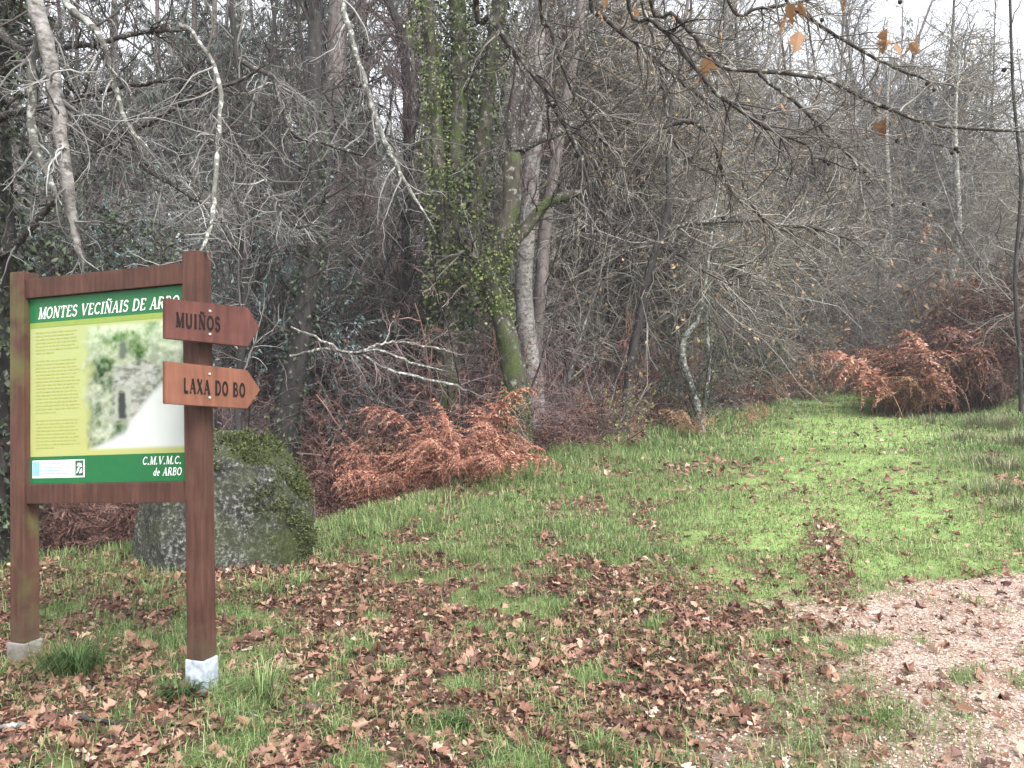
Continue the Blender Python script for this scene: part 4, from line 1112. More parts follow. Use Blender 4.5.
# overhanging oak: trunk behind the camera, boughs reaching over into the picture
b = np.array([-0.6, -3.2, hz1(-0.6, -3.2)])
t = feature("oak_tree", "oak overhead whose lichened boughs with brown leaves hang across the top", "tree", b)
tp = np.array([[b[0], b[1], b[2] - 0.3, .3], [b[0] + .05, b[1], 1.5, .24], [b[0], b[1] + .1, 3, .21], [b[0] + .1, b[1] + .3, 4.4, .17], [b[0], b[1] + .2, 6.5, .1], [b[0] + .2, b[1] + .1, 9, .04]])
me, l = limb_mesh("trunk", tp, M["bark_grey"], b, 12, 40, 0.05, 160); link("trunk", me, t)
main = np.array([[b[0], b[1] + .1, 3.2, .12], [-.35, -1.8, 3.75, .095], [0.0, 0.2, 4.15, .07], [0.35, 2.0, 4.2, .05], [0.6, 3.4, 4.3, .035], [1.2, 4.8, 4.7, .02]])
me, lm = limb_mesh("bough", main, M["bough"], b, 9, 34, 0.06, 161); link("bough", me, t)
OB = [([(628, 0, 2.4, 3.4), (652, 20, 2.3, 3.4), (673, 41, 2.3, 3.4), (694, 66, 2.2, 3.4), (714, 91, 2.2, 3.4), (742, 112, 2, 3.4), (773, 131, 1.9, 3.4), (807, 145, 1.5, 3.4), (813, 165, 1.2, 3.4), (818, 183, .9, 3.4)], (0.35, 2.2, 4.19)),
      ([(650, 0, 2.6, 3.7), (672, 15, 2.4, 3.7), (691, 32, 2.4, 3.7), (708, 52, 2.3, 3.7), (723, 68, 2.2, 3.7), (755, 70, 2.2, 3.7), (790, 74, 2.1, 3.7), (823, 79, 2, 3.75), (850, 92, 2, 3.8), (877, 104, 1.9, 3.8), (936, 125, 1.8, 3.9), (1022, 131, 1.5, 4), (1070, 128, 1, 4)], (0.45, 2.6, 4.23)),
      ([(757, 70, 1.9, 3.7), (770, 84, 1.8, 3.65), (786, 95, 1.8, 3.6), (806, 112, 1.7, 3.6), (829, 136, 1.5, 3.6), (848, 154, 1.2, 3.6), (859, 172, 1, 3.6), (863, 204, .8, 3.6)], None),
      ([(590, -10, 2.6, 4.0), (605, 18, 2.4, 4.0), (630, 38, 2.3, 4.0), (650, 54, 2.2, 4.0), (682, 82, 2, 4.0), (700, 96, 1.6, 4.0), (720, 114, 1, 4)], (0.3, 1.8, 4.2)),
      ([(477, 0, 3.2, 3.5), (490, 16, 3.2, 3.5), (504, 37, 3.1, 3.5), (531, 71, 2.9, 3.5), (548, 96, 2.7, 3.5), (565, 125, 2.5, 3.5), (577, 148, 2.2, 3.5), (585, 170, 1.9, 3.5), (593, 195, 1.4, 3.5), (597, 218, .8, 3.5)], (0.1, 1.0, 4.2)),
      ([(541, 0, 2, 3.9), (550, 28, 2, 3.9), (558, 54, 2, 3.9), (568, 80, 1.9, 3.9), (579, 102, 1.7, 3.9), (600, 138, 1.5, 3.9), (628, 158, 1.0, 3.9)], (0.2, 1.5, 4.2)),
      ([(740, 175, 1.2, 5.2), (752, 204, 2.2, 5.2), (768, 222, 2.4, 5.2), (790, 226, 2.2, 5.2), (814, 228, 2, 5.2), (854, 241, 1.2, 5.2)], None),
      ([(660, 128, 2.4, 4.6), (690, 122, 2.2, 4.6), (712, 140, 2, 4.6), (728, 188, 1.8, 4.9), (745, 205, 1.6, 5.1)], None),
      ([(640, -10, 2.2, 4.6), (655, 40, 2.4, 4.6), (664, 90, 2.3, 4.6), (670, 130, 2.0, 4.6), (690, 160, 1.5, 4.6), (720, 178, 1, 4.6)], (0.6, 3.6, 4.35)),
      ([(780, -10, 1.8, 4.2), (812, 20, 1.7, 4.2), (850, 44, 1.6, 4.3), (900, 70, 1.4, 4.4), (960, 88, 1.2, 4.5)], (0.8, 3.9, 4.5)),
      ([(730, 5, 1.6, 4.2), (760, 8, 1.6, 4.2), (790, 4, 1.5, 4.2), (830, -6, 1.2, 4.2)], (0.8, 3.9, 4.5))]
OBL = []
for k, (px, root) in enumerate(OB):
    p = line(px)
    if root is not None:
        mid = (p[0, :3] + np.array(root)) / 2 + [0, 0, 0.08]
        p = np.vstack([[*root, p[0, 3] * 1.6], [*mid, p[0, 3] * 1.3], p])
    me, l = limb_mesh("bough", p, M["bough"], b, 7, 44, 0.1, 170 + k, 0.002); bo = link("bough", me, t); OBL.append((bo, l))
    tm, (P1, R1, P2, R2) = twigs_on(l, b, 34, 130, 190 + k, M["twig_dark"] if k in (0, 4) else M["twig_olive"], 0.5, 0.002, 0.3, n3=220, grav=-0.05, ret=True)
    link("twig_sprays", tm, bo)
# single leaves still hanging, and the small dark cones
def hang_leaf(px, py, d, size, seed):
    rng = np.random.default_rng(seed)
    c = W(px, py, d) - b
    V = oak_leaf_verts(c[None], np.array([rng.random() * 6.28]), np.array([1.2 + 0.4 * rng.standard_normal()]), np.array([0.7 * rng.standard_normal()]), np.array([size]), np.array([0.3 * rng.standard_normal()]), rng)
    F = OAKQ
    # petiole up to the twig
    st = tubes(np.array([[c + [0, 0, size * .4], c + [0.01, 0, size * .7], c + [0.0, 0.01, size * 1.0]]]), np.full((1, 3), 0.0008), 3, rng=rng)
    o = link("leaf", mesh("leaf", *join([(V.reshape(-1, 3), [F]), st]), M["leaf_oak"], False), t)
    return o
for k, (px, py, d, s) in enumerate(((886, 42, 3.6, .11), (898, 50, 3.6, .07), (915, 48, 3.6, .07), (790, 15, 3.7, .1), (797, 42, 3.7, .11), (782, 28, 3.7, .08), (803, 10, 3.7, .08), (705, 70, 3.4, .11), (698, 80, 3.4, .07),
                                   (886, 130, 3.8, .1), (893, 123, 3.8, .06), (784, 108, 3.6, .05), (722, 38, 3.7, .05), (634, 16, 3.9, .07), (602, 16, 3.9, .06), (676, 20, 3.7, .05), (930, 85, 3.8, .06), (842, 6, 4.2, .08), (605, 3, 4, .06), (880, 92, 3.8, .05))):
    hang_leaf(px, py, d, s, 210 + k)
def cone(px, py, d, r, seed):
    rng = np.random.default_rng(seed)
    bm = bmesh.new(); bmesh.ops.create_icosphere(bm, subdivisions=2, radius=r)
    c = W(px, py, d) - b
    for v in bm.verts:
        v.co = Vector(tuple(c)) + v.co * (0.85 + 0.3 * rng.random()) * 1.0
        v.co.z += 0
    me = bpy.data.meshes.new("cone"); bm.to_mesh(me); bm.free(); me.materials.append(M["cone"])
    link("cone", me, t)
for k, (px, py, d, r) in enumerate(((764, 117, 3.4, .011), (875, 108, 3.8, .012), (884, 106, 3.8, .01), (928, 84, 3.8, .013), (934, 90, 3.8, .009), (1004, 70, 3.95, .012), (956, 149, 3.9, .012), (952, 153, 3.9, .009), (958, 152, 3.9, .008),
                                   (855, 168, 3.6, .01), (865, 171, 3.6, .011), (868, 183, 3.6, .01), (825, 161, 3.45, .01), (829, 164, 3.45, .009), (924, 204, 4.6, .012), (893, 205, 4.6, .012), (641, 213, 4.6, .012), (723, 218, 4.8, .012), (897, 141, 3.9, .011), (822, 20, 4.2, .012), (900, 2, 4.2, .012))):
    cone(px, py, d, r, 240 + k)

# ---------------------------------------------------------------- boulder
def boulder():
    d = 6.2; px = 206
    x = (px - CX) / FPX * d
    bm = bmesh.new(); bmesh.ops.create_icosphere(bm, subdivisions=6, radius=1.0)
    V = np.array([v.co[:] for v in bm.verts]); F = np.array([[v.index for v in f.verts] for f in bm.faces]); bm.free()
    rng = np.random.default_rng(31)
    # chop with a few planes to give it faces, then roughen
    for n_, k in (((0.15, -1, 0.12), .62), ((1, -0.25, 0.1), .86), ((-1, -0.3, 0.25), .9), ((-0.45, -0.2, 0.85), .88), ((0.75, 0.0, 0.62), .93), ((0.05, -0.15, 1), .74), ((0, 1, 0.2), .75), ((-0.75, -0.75, 0.15), .78)):
        n_ = np.array(n_) / np.linalg.norm(n_); e = V @ n_ - k
        V = V - np.outer(np.maximum(e, 0) * 0.8, n_)
    n1 = fbm(V[:, 0] * 2 + V[:, 2] * 1.3 + 5, V[:, 1] * 2 - V[:, 2] * 1.7, 5) - 0.5
    n2 = fbm(V[:, 0] * 9 + V[:, 2] * 7, V[:, 1] * 9 - V[:, 2] * 5 + 3, 3) - 0.5
    V = V * (1 + 0.16 * n1 + 0.05 * n2)[:, None]
    V = V * [0.74, 0.7, 1.2]
    base = (x, d + 0.35, hz1(x, d))
    V[:, 2] = V[:, 2] + 0.02
    t = thing("boulder", "grey lichen-speckled boulder with a mossy shoulder behind the signpost", "boulder", base)
    m, N, L, bs = new_mat("boulder_rock")
    tc = N.new("ShaderNodeTexCoord"); g = N.new("ShaderNodeNewGeometry")
    n1_ = noise(N, L, 10, 6, tc.outputs["Object"], 0.75); n2_ = noise(N, L, 34, 6, tc.outputs["Object"], 0.7); n3_ = noise(N, L, 2.2, 5, tc.outputs["Object"], 0.65)
    r1 = ramp(N, [(0.3, (0.015, 0.015, 0.014)), (0.55, (0.045, 0.044, 0.04)), (0.75, (0.11, 0.125, 0.12))]); L.new(n1_.outputs[0], r1.inputs[0])
    r2 = ramp(N, [(0.5, (0, 0, 0)), (0.66, (1, 1, 1))]); L.new(n2_.outputs[0], r2.inputs[0])
    n5_ = noise(N, L, 5, 5, tc.outputs["Object"], 0.7)
    r5 = ramp(N, [(0.4, (0.35, 0.35, 0.35)), (0.6, (1, 1, 1))]); L.new(n5_.outputs[0], r5.inputs[0])
    mm = N.new("ShaderNodeMath"); mm.operation = 'MULTIPLY'; L.new(r2.outputs[0], mm.inputs[0]); L.new(r5.outputs[0], mm.inputs[1])
    c = mixc(N, L, mm.outputs[0], r1.outputs[0], (0.4, 0.41, 0.38))
    r6 = ramp(N, [(0.45, (0, 0, 0)), (0.62, (0.45, 0.45, 0.45))]); n6_ = noise(N, L, 3.1, 4, tc.outputs["Object"]); L.new(n6_.outputs[0], r6.inputs[0])
    c = mixc(N, L, r6.outputs[0], c, (0.07, 0.085, 0.035))
    sp = N.new("ShaderNodeSeparateXYZ"); L.new(g.outputs["Normal"], sp.inputs[0])
    po = N.new("ShaderNodeSeparateXYZ"); L.new(tc.outputs["Object"], po.inputs[0])
    a1 = N.new("ShaderNodeMath"); a1.operation = 'MULTIPLY_ADD'; a1.inputs[1].default_value = 0.42; L.new(sp.outputs[2], a1.inputs[0])
    a0 = N.new("ShaderNodeMath"); a0.operation = 'MULTIPLY_ADD'; a0.inputs[1].default_value = 0.6; L.new(po.outputs[0], a0.inputs[0]); L.new(n3_.outputs[0], a0.inputs[2])
    L.new(a0.outputs[0], a1.inputs[2])
    r3 = ramp(N, [(0.8, (0, 0, 0)), (0.98, (0.9, 0.9, 0.9))]); L.new(a1.outputs[0], r3.inputs[0])
    rm = ramp(N, [(0.35, (0.022, 0.03, 0.01)), (0.65, (0.07, 0.085, 0.028))]); L.new(n2_.outputs[0], rm.inputs[0])
    c = mixc(N, L, r3.outputs[0], c, rm.outputs[0])
    L.new(c, bs.inputs["Base Color"]); bump(N, L, bs, n1_.outputs[0], 0.9, 0.05)
    link("rock", mesh("rock", V, [F], m), t)
    # moss pile over the right shoulder
    A, B, C = V[F[:, 0]], V[F[:, 1]], V[F[:, 2]]
    nn = norm(np.cross(B - A, C - A)); cen = (A + B + C) / 3
    mossy = np.where((nn[:, 2] * 0.42 + cen[:, 0] * 0.75 + 1.3 * fbm(cen[:, 0] * 4 + 3, cen[:, 2] * 4 + cen[:, 1] * 3, 3) > 1.12) & (cen[:, 2] > 0.0))[0]
    pick = rng.choice(mossy, 7000)
    S = cen[pick] + 0.02 * rng.standard_normal((len(pick), 3))
    D = norm(nn[pick] + np.array([0, 0, -0.3]) + 0.7 * rng.standard_normal((len(pick), 3)))
    Vm, Fm = leafquads(S, D, 0.015 + 0.03 * rng.random(len(pick)), 0.008 + 0.012 * rng.random(len(pick)), rng)
    link("moss", mesh("moss", Vm, Fm, mat_leaf("boulder_moss", [(0, (0.018, 0.026, 0.008)), (0.5, (0.05, 0.065, 0.02)), (1, (0.13, 0.14, 0.055))], 0.8), False), t)
boulder()

# ---------------------------------------------------------------- sign
def bevel_box(name, corners, mat, parent, bev=0.006, origin=None):
    """corners: 8 points, bottom ring then top ring"""
    bm = bmesh.new(); vs = [bm.verts.new(tuple(c)) for c in corners]
    for f in ((3, 2, 1, 0), (4, 5, 6, 7), (0, 1, 5, 4), (1, 2, 6, 5), (2, 3, 7, 6), (3, 0, 4, 7)): bm.faces.new([vs[i] for i in f])
    bmesh.ops.recalc_face_normals(bm, faces=bm.faces)
    if bev: bmesh.ops.bevel(bm, geom=list(bm.edges), offset=bev, segments=2, affect='EDGES', profile=0.7)
    me = bpy.data.meshes.new(name); bm.to_mesh(me); bm.free(); me.materials.append(mat)
    return link(name, me, parent)

# lettering: strokes of a small serif alphabet
def arc(cx, cy, rx, ry, a0, a1, n=12):
    a = np.radians(np.linspace(a0, a1, n)); return [(cx + rx * math.cos(q), cy + ry * math.sin(q)) for q in a]
TK, TN = 0.17, 0.075
GL = {
 'M': (1.0, [([(.14, 0), (.16, 1)], TN), ([(.16, 1), (.48, .04)], TK), ([(.48, .04), (.82, 1)], TN), ([(.84, 1), (.86, 0)], TK)], [(.02, .26, 0), (.72, 1.0, 0), (.02, .24, 1), (.78, 1.0, 1)]),
 'O': (.86, [(arc(.42, .5, .34, .45, 0, 360, 22), .13)], []),
 'N': (.9, [([(.16, 0), (.16, 1)], TN), ([(.14, 1), (.72, .02)], TK), ([(.74, 0), (.74, 1)], TN)], [(.02, .3, 0), (.6, .88, 1), (.02, .2, 1)]),
 'T': (.78, [([(.38, 0), (.38, 1)], TK), ([(.04, .95), (.72, .95)], .09), ([(.05, .95), (.05, .75)], TN), ([(.71, .95), (.71, .75)], TN)], [(.22, .54, 0)]),
 'E': (.72, [([(.17, 0), (.17, 1)], TK), ([(.1, .96), (.62, .96)], .08), ([(.17, .52), (.5, .52)], .08), ([(.1, .04), (.64, .04)], .08), ([(.62, .96), (.62, .78)], TN), ([(.64, .04), (.64, .24)], TN)], []),
 'S': (.66, [(arc(.32, .74, .22, .21, 20, 270, 12) + arc(.32, .28, .25, .25, 90, -160, 12), .13)], []),
 'V': (.86, [([(.1, 1), (.43, .02)], TK), ([(.43, .02), (.74, 1)], TN)], [(0, .26, 1), (.62, .86, 1)]),
 'C': (.8, [(arc(.44, .5, .34, .45, 45, 315, 18), .13)], []),
 'I': (.42, [([(.2, 0), (.2, 1)], TK)], [(.05, .36, 0), (.05, .36, 1)]),
 'A': (.86, [([(.1, 0), (.42, .98)], TN), ([(.42, .98), (.74, 0)], TK), ([(.2, .33), (.6, .33)], TN)], [(0, .24, 0), (.6, .88, 0)]),
 'D': (.88, [([(.17, 0), (.17, 1)], TK), ([(.1, .96), (.4, .96)] + arc(.4, .5, .36, .46, 90, -90, 14) + [(.1, .04)], .12)], []),
 'R': (.84, [([(.17, 0), (.17, 1)], TK), ([(.1, .96), (.4, .96)] + arc(.42, .73, .22, .23, 90, -90, 10) + [(.17, .5)], .1), ([(.4, .48), (.74, .02)], TK)], [(.04, .32, 0), (.66, .86, 0)]),
 'B': (.8, [([(.17, 0), (.17, 1)], TK), ([(.1, .96), (.38, .96)] + arc(.4, .75, .2, .21, 90, -90, 10) + [(.17, .53)], .1), ([(.17, .51)] + arc(.42, .28, .25, .24, 90, -90, 10) + [(.1, .04)], .1)], []),
 'U': (.86, [([(.16, 1), (.16, .34)] + arc(.43, .32, .27, .28, 180, 360, 12) + [(.7, 1)], .14)], []),
 'L': (.68, [([(.17, 1), (.17, .04), (.6, .04)], .14)], []),
 'X': (.8, [([(.1, 1), (.68, 0)], TK), ([(.66, 1), (.1, 0)], .1)], []),
 '.': (.34, [([(.16, -.01), (.16, .15)], .16)], []),
 'd': (.62, [(arc(.26, .3, .19, .27, 0, 360, 14), .11), ([(.46, 0), (.46, 1)], .13)], []),
 'e': (.56, [([(.08, .34), (.44, .34)] + arc(.26, .3, .19, .28, 10, 310, 14), .1)], []),
 ' ': (.4, [], [])}
def text_polys(s, slant=0.0, serif=True, weight=1.0, widthf=1.0, gap=0.06):
    """list of quads (4 x (x,y)) in em units, and total width"""
    x = 0; out = []
    def seg(a, b, w):
        a = np.array(a); b = np.array(b); t = b - a; t = t / max(np.linalg.norm(t), 1e-6); n = np.array([-t[1], t[0]]) * w / 2; e = t * w * 0.15
        return [a - n - e, b - n + e, b + n + e, a + n - e]
    for ch in s:
        tilde = ch == 'Ñ'
        w, strokes, serifs = GL['N' if tilde else ch]
        q = []
        for pl, th in strokes:
            for a, b in zip(pl[:-1], pl[1:]): q.append(seg(a, b, th * weight))
        if serif:
            for a, b, y in serifs: q.append(seg((a, y * .95 + .025), (b, y * .95 + .025), .07 * weight))
        if tilde:
            tl = [(.22, 1.14), (.34, 1.22), (.46, 1.16), (.58, 1.12), (.7, 1.21)]
            for a, b in zip(tl[:-1], tl[1:]): q.append(seg(a, b, .1 * weight))
        for qq in q: out.append([(x + p[0] * widthf + slant * p[1], p[1]) for p in qq])
        x += w * widthf + gap
    return out, x
def text_mesh(name, quads, fn, mat, parent, step=0.00002):
    V = []; n = len(quads)
    for i, q in enumerate(quads):
        for p in q: V.append(fn(p[0], p[1], i * step))
    return link(name, mesh(name, np.array(V), [np.arange(n * 4).reshape(n, 4)], mat, False), parent)

def build_sign():
    RB = np.array([*W(202, 672, 3.85)]); LBp = np.array([*W(25, 640, 4.2)])
    RT = W(196.5, 252, 3.85); LT = W(24.5, 273, 4.2)
    u = (LBp - RB) * [1, 1, 0]; u /= np.linalg.norm(u)         # from the arrow post towards the other post
    nf = np.array([u[1], -u[0], 0]);
    if nf[1] > 0: nf = -nf                                        # faces the track
    root = thing("information_sign", "brown timber information board with green and yellow panel and two arrows", "sign", (RB[0], RB[1], hz1(RB[0], RB[1])))
    o0 = np.array(root.location)
    H = 0.047
    def ring(c, s=H): return [c + u * s * a + nf * s * b_ for a, b_ in ((-1, -1), (1, -1), (1, 1), (-1, 1))]
    zr = hz1(RB[0], RB[1]); zl = hz1(LBp[0], LBp[1])
    def at(T, B, z): f = (z - B[2]) / (T[2] - B[2]); return B + (T - B) * f
    def post(T, B, zb, mat, foot_mat, foot_h, lab, flab, fs):
        p0 = at(T, B, zb + foot_h)
        p = bevel_box("post", [c - o0 for c in ring(p0) + ring(T)], mat, root, 0.005); p["label"] = lab
        f0 = at(T, B, zb - 0.25); f1 = at(T, B, zb + foot_h - 0.002)
        f = bevel_box("post_foot", [c - o0 for c in ring(f0, fs * 1.05) + ring(f1, fs)], foot_mat, p, 0.006); f["label"] = flab
    post(RT, RB, zr, M["post"], M["white_paint"], W(202, 657, 3.85)[2] - zr, "brown post carrying the two arrow boards", "white painted foot", 0.053)
    post(LT, LBp, zl, M["post_green"], M["concrete"], max(0.06, W(25, 640, 4.2)[2] - zl), "brown post with green algae stain", "grey concrete foot", 0.058)
    # rails
    def rail(pl, pr, th, dep):
        a = pl.copy(); c = pr.copy()
        cs = []
        for z in (-th / 2, th / 2):
            for e, sgn in ((c, 1), (a, -1)):
                pass
        up = np.array([0, 0, 1.0])
        cs = [c - up * th / 2 - nf * dep, a - up * th / 2 - nf * dep, a - up * th / 2 + nf * dep, c - up * th / 2 + nf * dep]
        cs += [q + up * th for q in cs]
        bevel_box("rail", [q - o0 for q in cs], M["post"], root, 0.004)
    zt_l, zt_r = W(0, 290.0, 4.2)[2], W(0, 273.5, 3.85)[2]; zb_l, zb_r = W(0, 493, 4.2)[2], W(0, 491.5, 3.85)[2]
    rail(at(LT, LBp, zt_l) - u * (H + .001), at(RT, RB, zt_r) + u * (H + .001), 0.1, 0.036)
    rail(at(LT, LBp, zb_l) - u * (H + .001), at(RT, RB, zb_r) + u * (H + .001), 0.1, 0.036)
    # panel between the rails
    TL = at(LT, LBp, zt_l - 0.051) - u * (H + .002); TR = at(RT, RB, zt_r - 0.051) + u * (H + .002)
    BL = at(LT, LBp, zb_l + 0.051) - u * (H + .002); BR = at(RT, RB, zb_r + 0.051) + u * (H + .002)
    def pp(a, b_, off=0.0): return (BL * (1 - a) + BR * a) * (1 - b_) + (TL * (1 - a) + TR * a) * b_ + nf * off - o0
    T0 = 0.008
    # print: yellow-green field with a washed-out picture of a stone house, white track below
    nx, ny = 320, 260
    A, B = np.meshgrid(np.linspace(0, 1, nx), np.linspace(0, 1, ny)); a, b_ = A.ravel(), B.ravel()
    V = np.array([pp(i, j, T0) for i, j in zip(a, b_)])
    ye = np.array([0.37, 0.385, 0.14]); ye2 = np.array([0.34, 0.39, 0.18])
    col = ye[None] * (1 - b_[:, None]) + ye2[None] * b_[:, None]
    n_ = fbm(a * 14, b_ * 16, 4); n2 = fbm(a * 40 + 9, b_ * 44, 3); n3 = fbm(a * 6 + 30, b_ * 6, 3)
    inpic = sstep(0.34, 0.42, a + (n_ - .5) * .12) * sstep(0.165, 0.19, b_) * sstep(0.835, 0.81, b_)
    pic = np.array([0.24, 0.29, 0.19])[None] + (n2 - .5)[:, None] * 0.42 + (n_ - .5)[:, None] * np.array([0.7, 0.68, 0.55]) + (n3 - .4)[:, None] * .3 + sstep(.55, .85, b_)[:, None] * np.array([.12, .18, .08])
    wall = sstep(.52, .56, a) * sstep(.86, .8, a) * sstep(.3, .34, b_) * sstep(.66, .6, b_ + 0.2 * np.abs(a - .7))
    pic = pic * (1 - .5 * wall[:, None]) + .5 * wall[:, None] * (np.array([.3, .31, .24]) + (n2 - .5)[:, None] * .35)
    stone = fbm(a * 30 + 3, b_ * 55, 2)
    pic = pic * (1 - .45 * wall[:, None]) + .45 * wall[:, None] * (.12 + .45 * sstep(.35, .65, stone))[:, None]
    def paint(x0, x1, y0, y1, c, k=1.0):
        global_w = sstep(x0 - .012, x0 + .012, a + (n2 - .5) * .02) * sstep(x1 + .012, x1 - .012, a + (n2 - .5) * .02) * sstep(y0 - .01, y0 + .01, b_) * sstep(y1 + .01, y1 - .01, b_ + (n2 - .5) * .03) * k
        pic[:] = pic * (1 - global_w[:, None]) + global_w[:, None] * np.array(c)
    paint(.555, .65, .325, .50, (.42, .46, .38), .8); paint(.575, .62, .33, .47, (.05, .06, .055))
    paint(.575, .64, .635, .735, (.3, .36, .26), .6); paint(.585, .625, .645, .725, (.1, .13, .1), .85)
    paint(.78, .83, .62, .72, (.12, .17, .11), .5)
    whi = sstep(.03, -.03, b_ - np.interp(a, [.33, .39, .5, .61, .685, .74, .82, 1.0], [.05, .165, .2, .265, .36, .43, .5, .62]) + (n3 - .5) * .06)
    pic = pic * (1 - whi[:, None]) + whi[:, None] * np.array([.72, .77, .74])
    col = col * (1 - inpic[:, None]) + np.clip(pic * .72, .02, .62) * inpic[:, None]
    i = np.arange(nx * ny).reshape(ny, nx)
    q = np.stack([i[:-1, :-1], i[:-1, 1:], i[1:, 1:], i[1:, :-1]], -1).reshape(-1, 4)
    # closed slab: front print plus back and sides
    bc = [pp(0, 0, -T0), pp(1, 0, -T0), pp(1, 1, -T0), pp(0, 1, -T0)]
    c4 = [i[0, 0], i[0, -1], i[-1, -1], i[-1, 0]]; n0 = len(V)
    extra = [[n0 + 3, n0 + 2, n0 + 1, n0]] + [[c4[k], n0 + k, n0 + (k + 1) % 4, c4[(k + 1) % 4]] for k in range(4)]
    pan = link("panel", mesh("panel", np.vstack([V, bc]), [q, np.array(extra)], M["print"], False, dict(tint=np.vstack([np.clip(col, .01, .9), np.full((4, 3), .2)]))), root)
    pan["label"] = "yellow green printed panel with a faded picture of a stone house"
    def band(name, x0, x1, y0, y1, mat, off, parent=pan):
        vs = [pp(x0, y0, T0 + off), pp(x1, y0, T0 + off), pp(x1, y1, T0 + off), pp(x0, y1, T0 + off)]
        return link(name, mesh(name, np.array(vs), [np.array([[0, 1, 2, 3]])], mat, False), parent)
    band("header_band", 0.0, 1.0, .868, 1.0, M["sign_green"], .0012)
    band("header_line", 0.0, 1.0, .84, .868, M["sign_olive"], .001)
    band("footer_band", 0.0, 1.0, 0.0, .145, M["sign_green"], .0012)
    asp = np.linalg.norm(TL - BL) / np.linalg.norm(TR - TL)
    def put(s, x0, x1, y0, h, slant, mat, name, off=.0018, weight=1.0, serif=True):
        qs, w = text_polys(s, slant, serif, weight)
        k = (x1 - x0) / w
        return text_mesh(name, qs, lambda X, Y, e: pp(x0 + X * k, y0 + Y * h, T0 + off + e), mat, pan)
    put("MONTES VECIÑAIS DE ARBO", .055, .955, .888, .06, .22, M["sign_white"], "lettering", weight=1.1)
    put("C.M.V.M.C.", .72, .955, .088, .04, .22, M["sign_white"], "lettering", weight=1.1)
    put("de ARBO", .785, .955, .03, .04, .22, M["sign_white"], "lettering", weight=1.1)
    # small print: rows of word-long dashes
    rng = np.random.default_rng(9)
    y = .81
    for para in (7, 16, 9):
        qs = []
        for r in range(para):
            x = .04; end = .29 + .03 * rng.random() if r < para - 1 else .15
            while x < end:
                w = .012 + .03 * rng.random(); qs.append([(x, y), (min(x + w, .33), y), (min(x + w, .33), y + .0065), (x, y + .0065)]); x += w + .006
            y -= .0185
        y -= .024
        text_mesh("paragraph", qs, lambda X, Y, e: pp(X, Y, T0 + .0012 + e), M["sign_ink"], pan, 0.0)
    lg = band("logo", .015, .36, .03, .125, M["sign_white"], .002)
    lgb = band("logo_square", .018, .065, .04, .118, M["logo_blue"], .0026, lg)
    band("logo_emblem", .3, .352, .038, .12, M["logo_dark"], .0026, lg)
    qs = []
    for yy, x1 in ((.103, .22), (.083, .26), (.066, .2), (.05, .25)):
        x = .075
        while x < x1:
            w = .01 + .025 * rng.random(); qs.append([(x, yy), (x + w, yy), (x + w, yy + .007), (x, yy + .007)]); x += w + .005
    text_mesh("small_print", qs, lambda X, Y, e: pp(X, Y, T0 + .0026 + e), M["logo_blue"], lg, 0.0)
    # a pale leaf-like emblem inside the dark square
    qs = [[(.306, .05), (.32, .06), (.33, .085), (.315, .08)], [(.326, .05), (.346, .056), (.344, .08), (.332, .07)], [(.31, .09), (.345, .085), (.34, .105), (.318, .108)]]
    text_mesh("emblem_mark", qs, lambda X, Y, e: pp(X, Y, T0 + .0032 + e), M["sign_white"], lg)
    # arrow boards, fixed across the post's near edge
    def arrow(pts_px, mat, word, x0, x1, y0, h, lab, wlab, dl, dr):
        # front outline by its corners: left bottom, left top, shoulder top, tip, shoulder bottom
        (lx, lt, lb), (sx, st, sb), (tx, ty) = pts_px
        ds = dl + (dr - dl) * (sx - lx) / (tx - lx)
        fr = np.array([W(lx, lb, dl), W(lx, lt, dl), W(sx, st, ds), W(tx, ty, dr), W(sx, sb, ds)])
        ax = fr[2] - fr[1]; ax /= np.linalg.norm(ax); upv = fr[1] - fr[0]; upv /= np.linalg.norm(upv)
        fn = np.cross(upv, ax); fn /= np.linalg.norm(fn)
        if fn[1] > 0: fn = -fn
        bk = fr - fn * 0.028
        bm = bmesh.new()
        f1 = [bm.verts.new(tuple(p - o0)) for p in fr]; f2 = [bm.verts.new(tuple(p - o0)) for p in bk]
        bm.faces.new(f1); bm.faces.new(f2[::-1])
        for k in range(5): bm.faces.new([f1[k], f2[k], f2[(k + 1) % 5], f1[(k + 1) % 5]])
        bmesh.ops.recalc_face_normals(bm, faces=bm.faces)
        bmesh.ops.bevel(bm, geom=list(bm.edges), offset=0.003, segments=2, affect='EDGES')
        me = bpy.data.meshes.new("arrow_board"); bm.to_mesh(me); bm.free(); me.materials.append(mat)
        ob = link("arrow_board", me, root); ob["label"] = lab
        L_ = np.linalg.norm(fr[2] - fr[1]); Hh = np.linalg.norm(fr[1] - fr[0])
        def fp(X, Y, e): return fr[0] + (fr[4] - fr[0]) * X * (1 - Y) + (fr[2] - fr[1]) * X * Y + (fr[1] - fr[0]) * Y + fn * (0.0015 + e) - o0
        qs, w = text_polys(word, 0.0, True, 1.75, gap=.16)
        k = (x1 - x0) / w
        text_mesh("lettering", qs, lambda X, Y, e: fp(x0 + X * k, y0 + Y * h, e), M["carved"], ob)
        for yy in (.22, .8):
            c = fp(.52, yy, .001)
            bmn = bmesh.new(); bmesh.ops.create_uvsphere(bmn, u_segments=10, v_segments=6, radius=0.006)
            for v in bmn.verts: v.co += Vector(tuple(c))
            mn = bpy.data.meshes.new("screw_head"); bmn.to_mesh(mn); bmn.free(); mn.materials.append(M["nail"]); link("screw_head", mn, ob)
    arrow(((165, 298, 338.5), (248, 307.5, 347), (260, 327.5)), M["arrow_red"], "MUIÑOS", .12, .66, .32, .35, "dark red arrow board carved MUIÑOS", "", 3.60, 3.93)
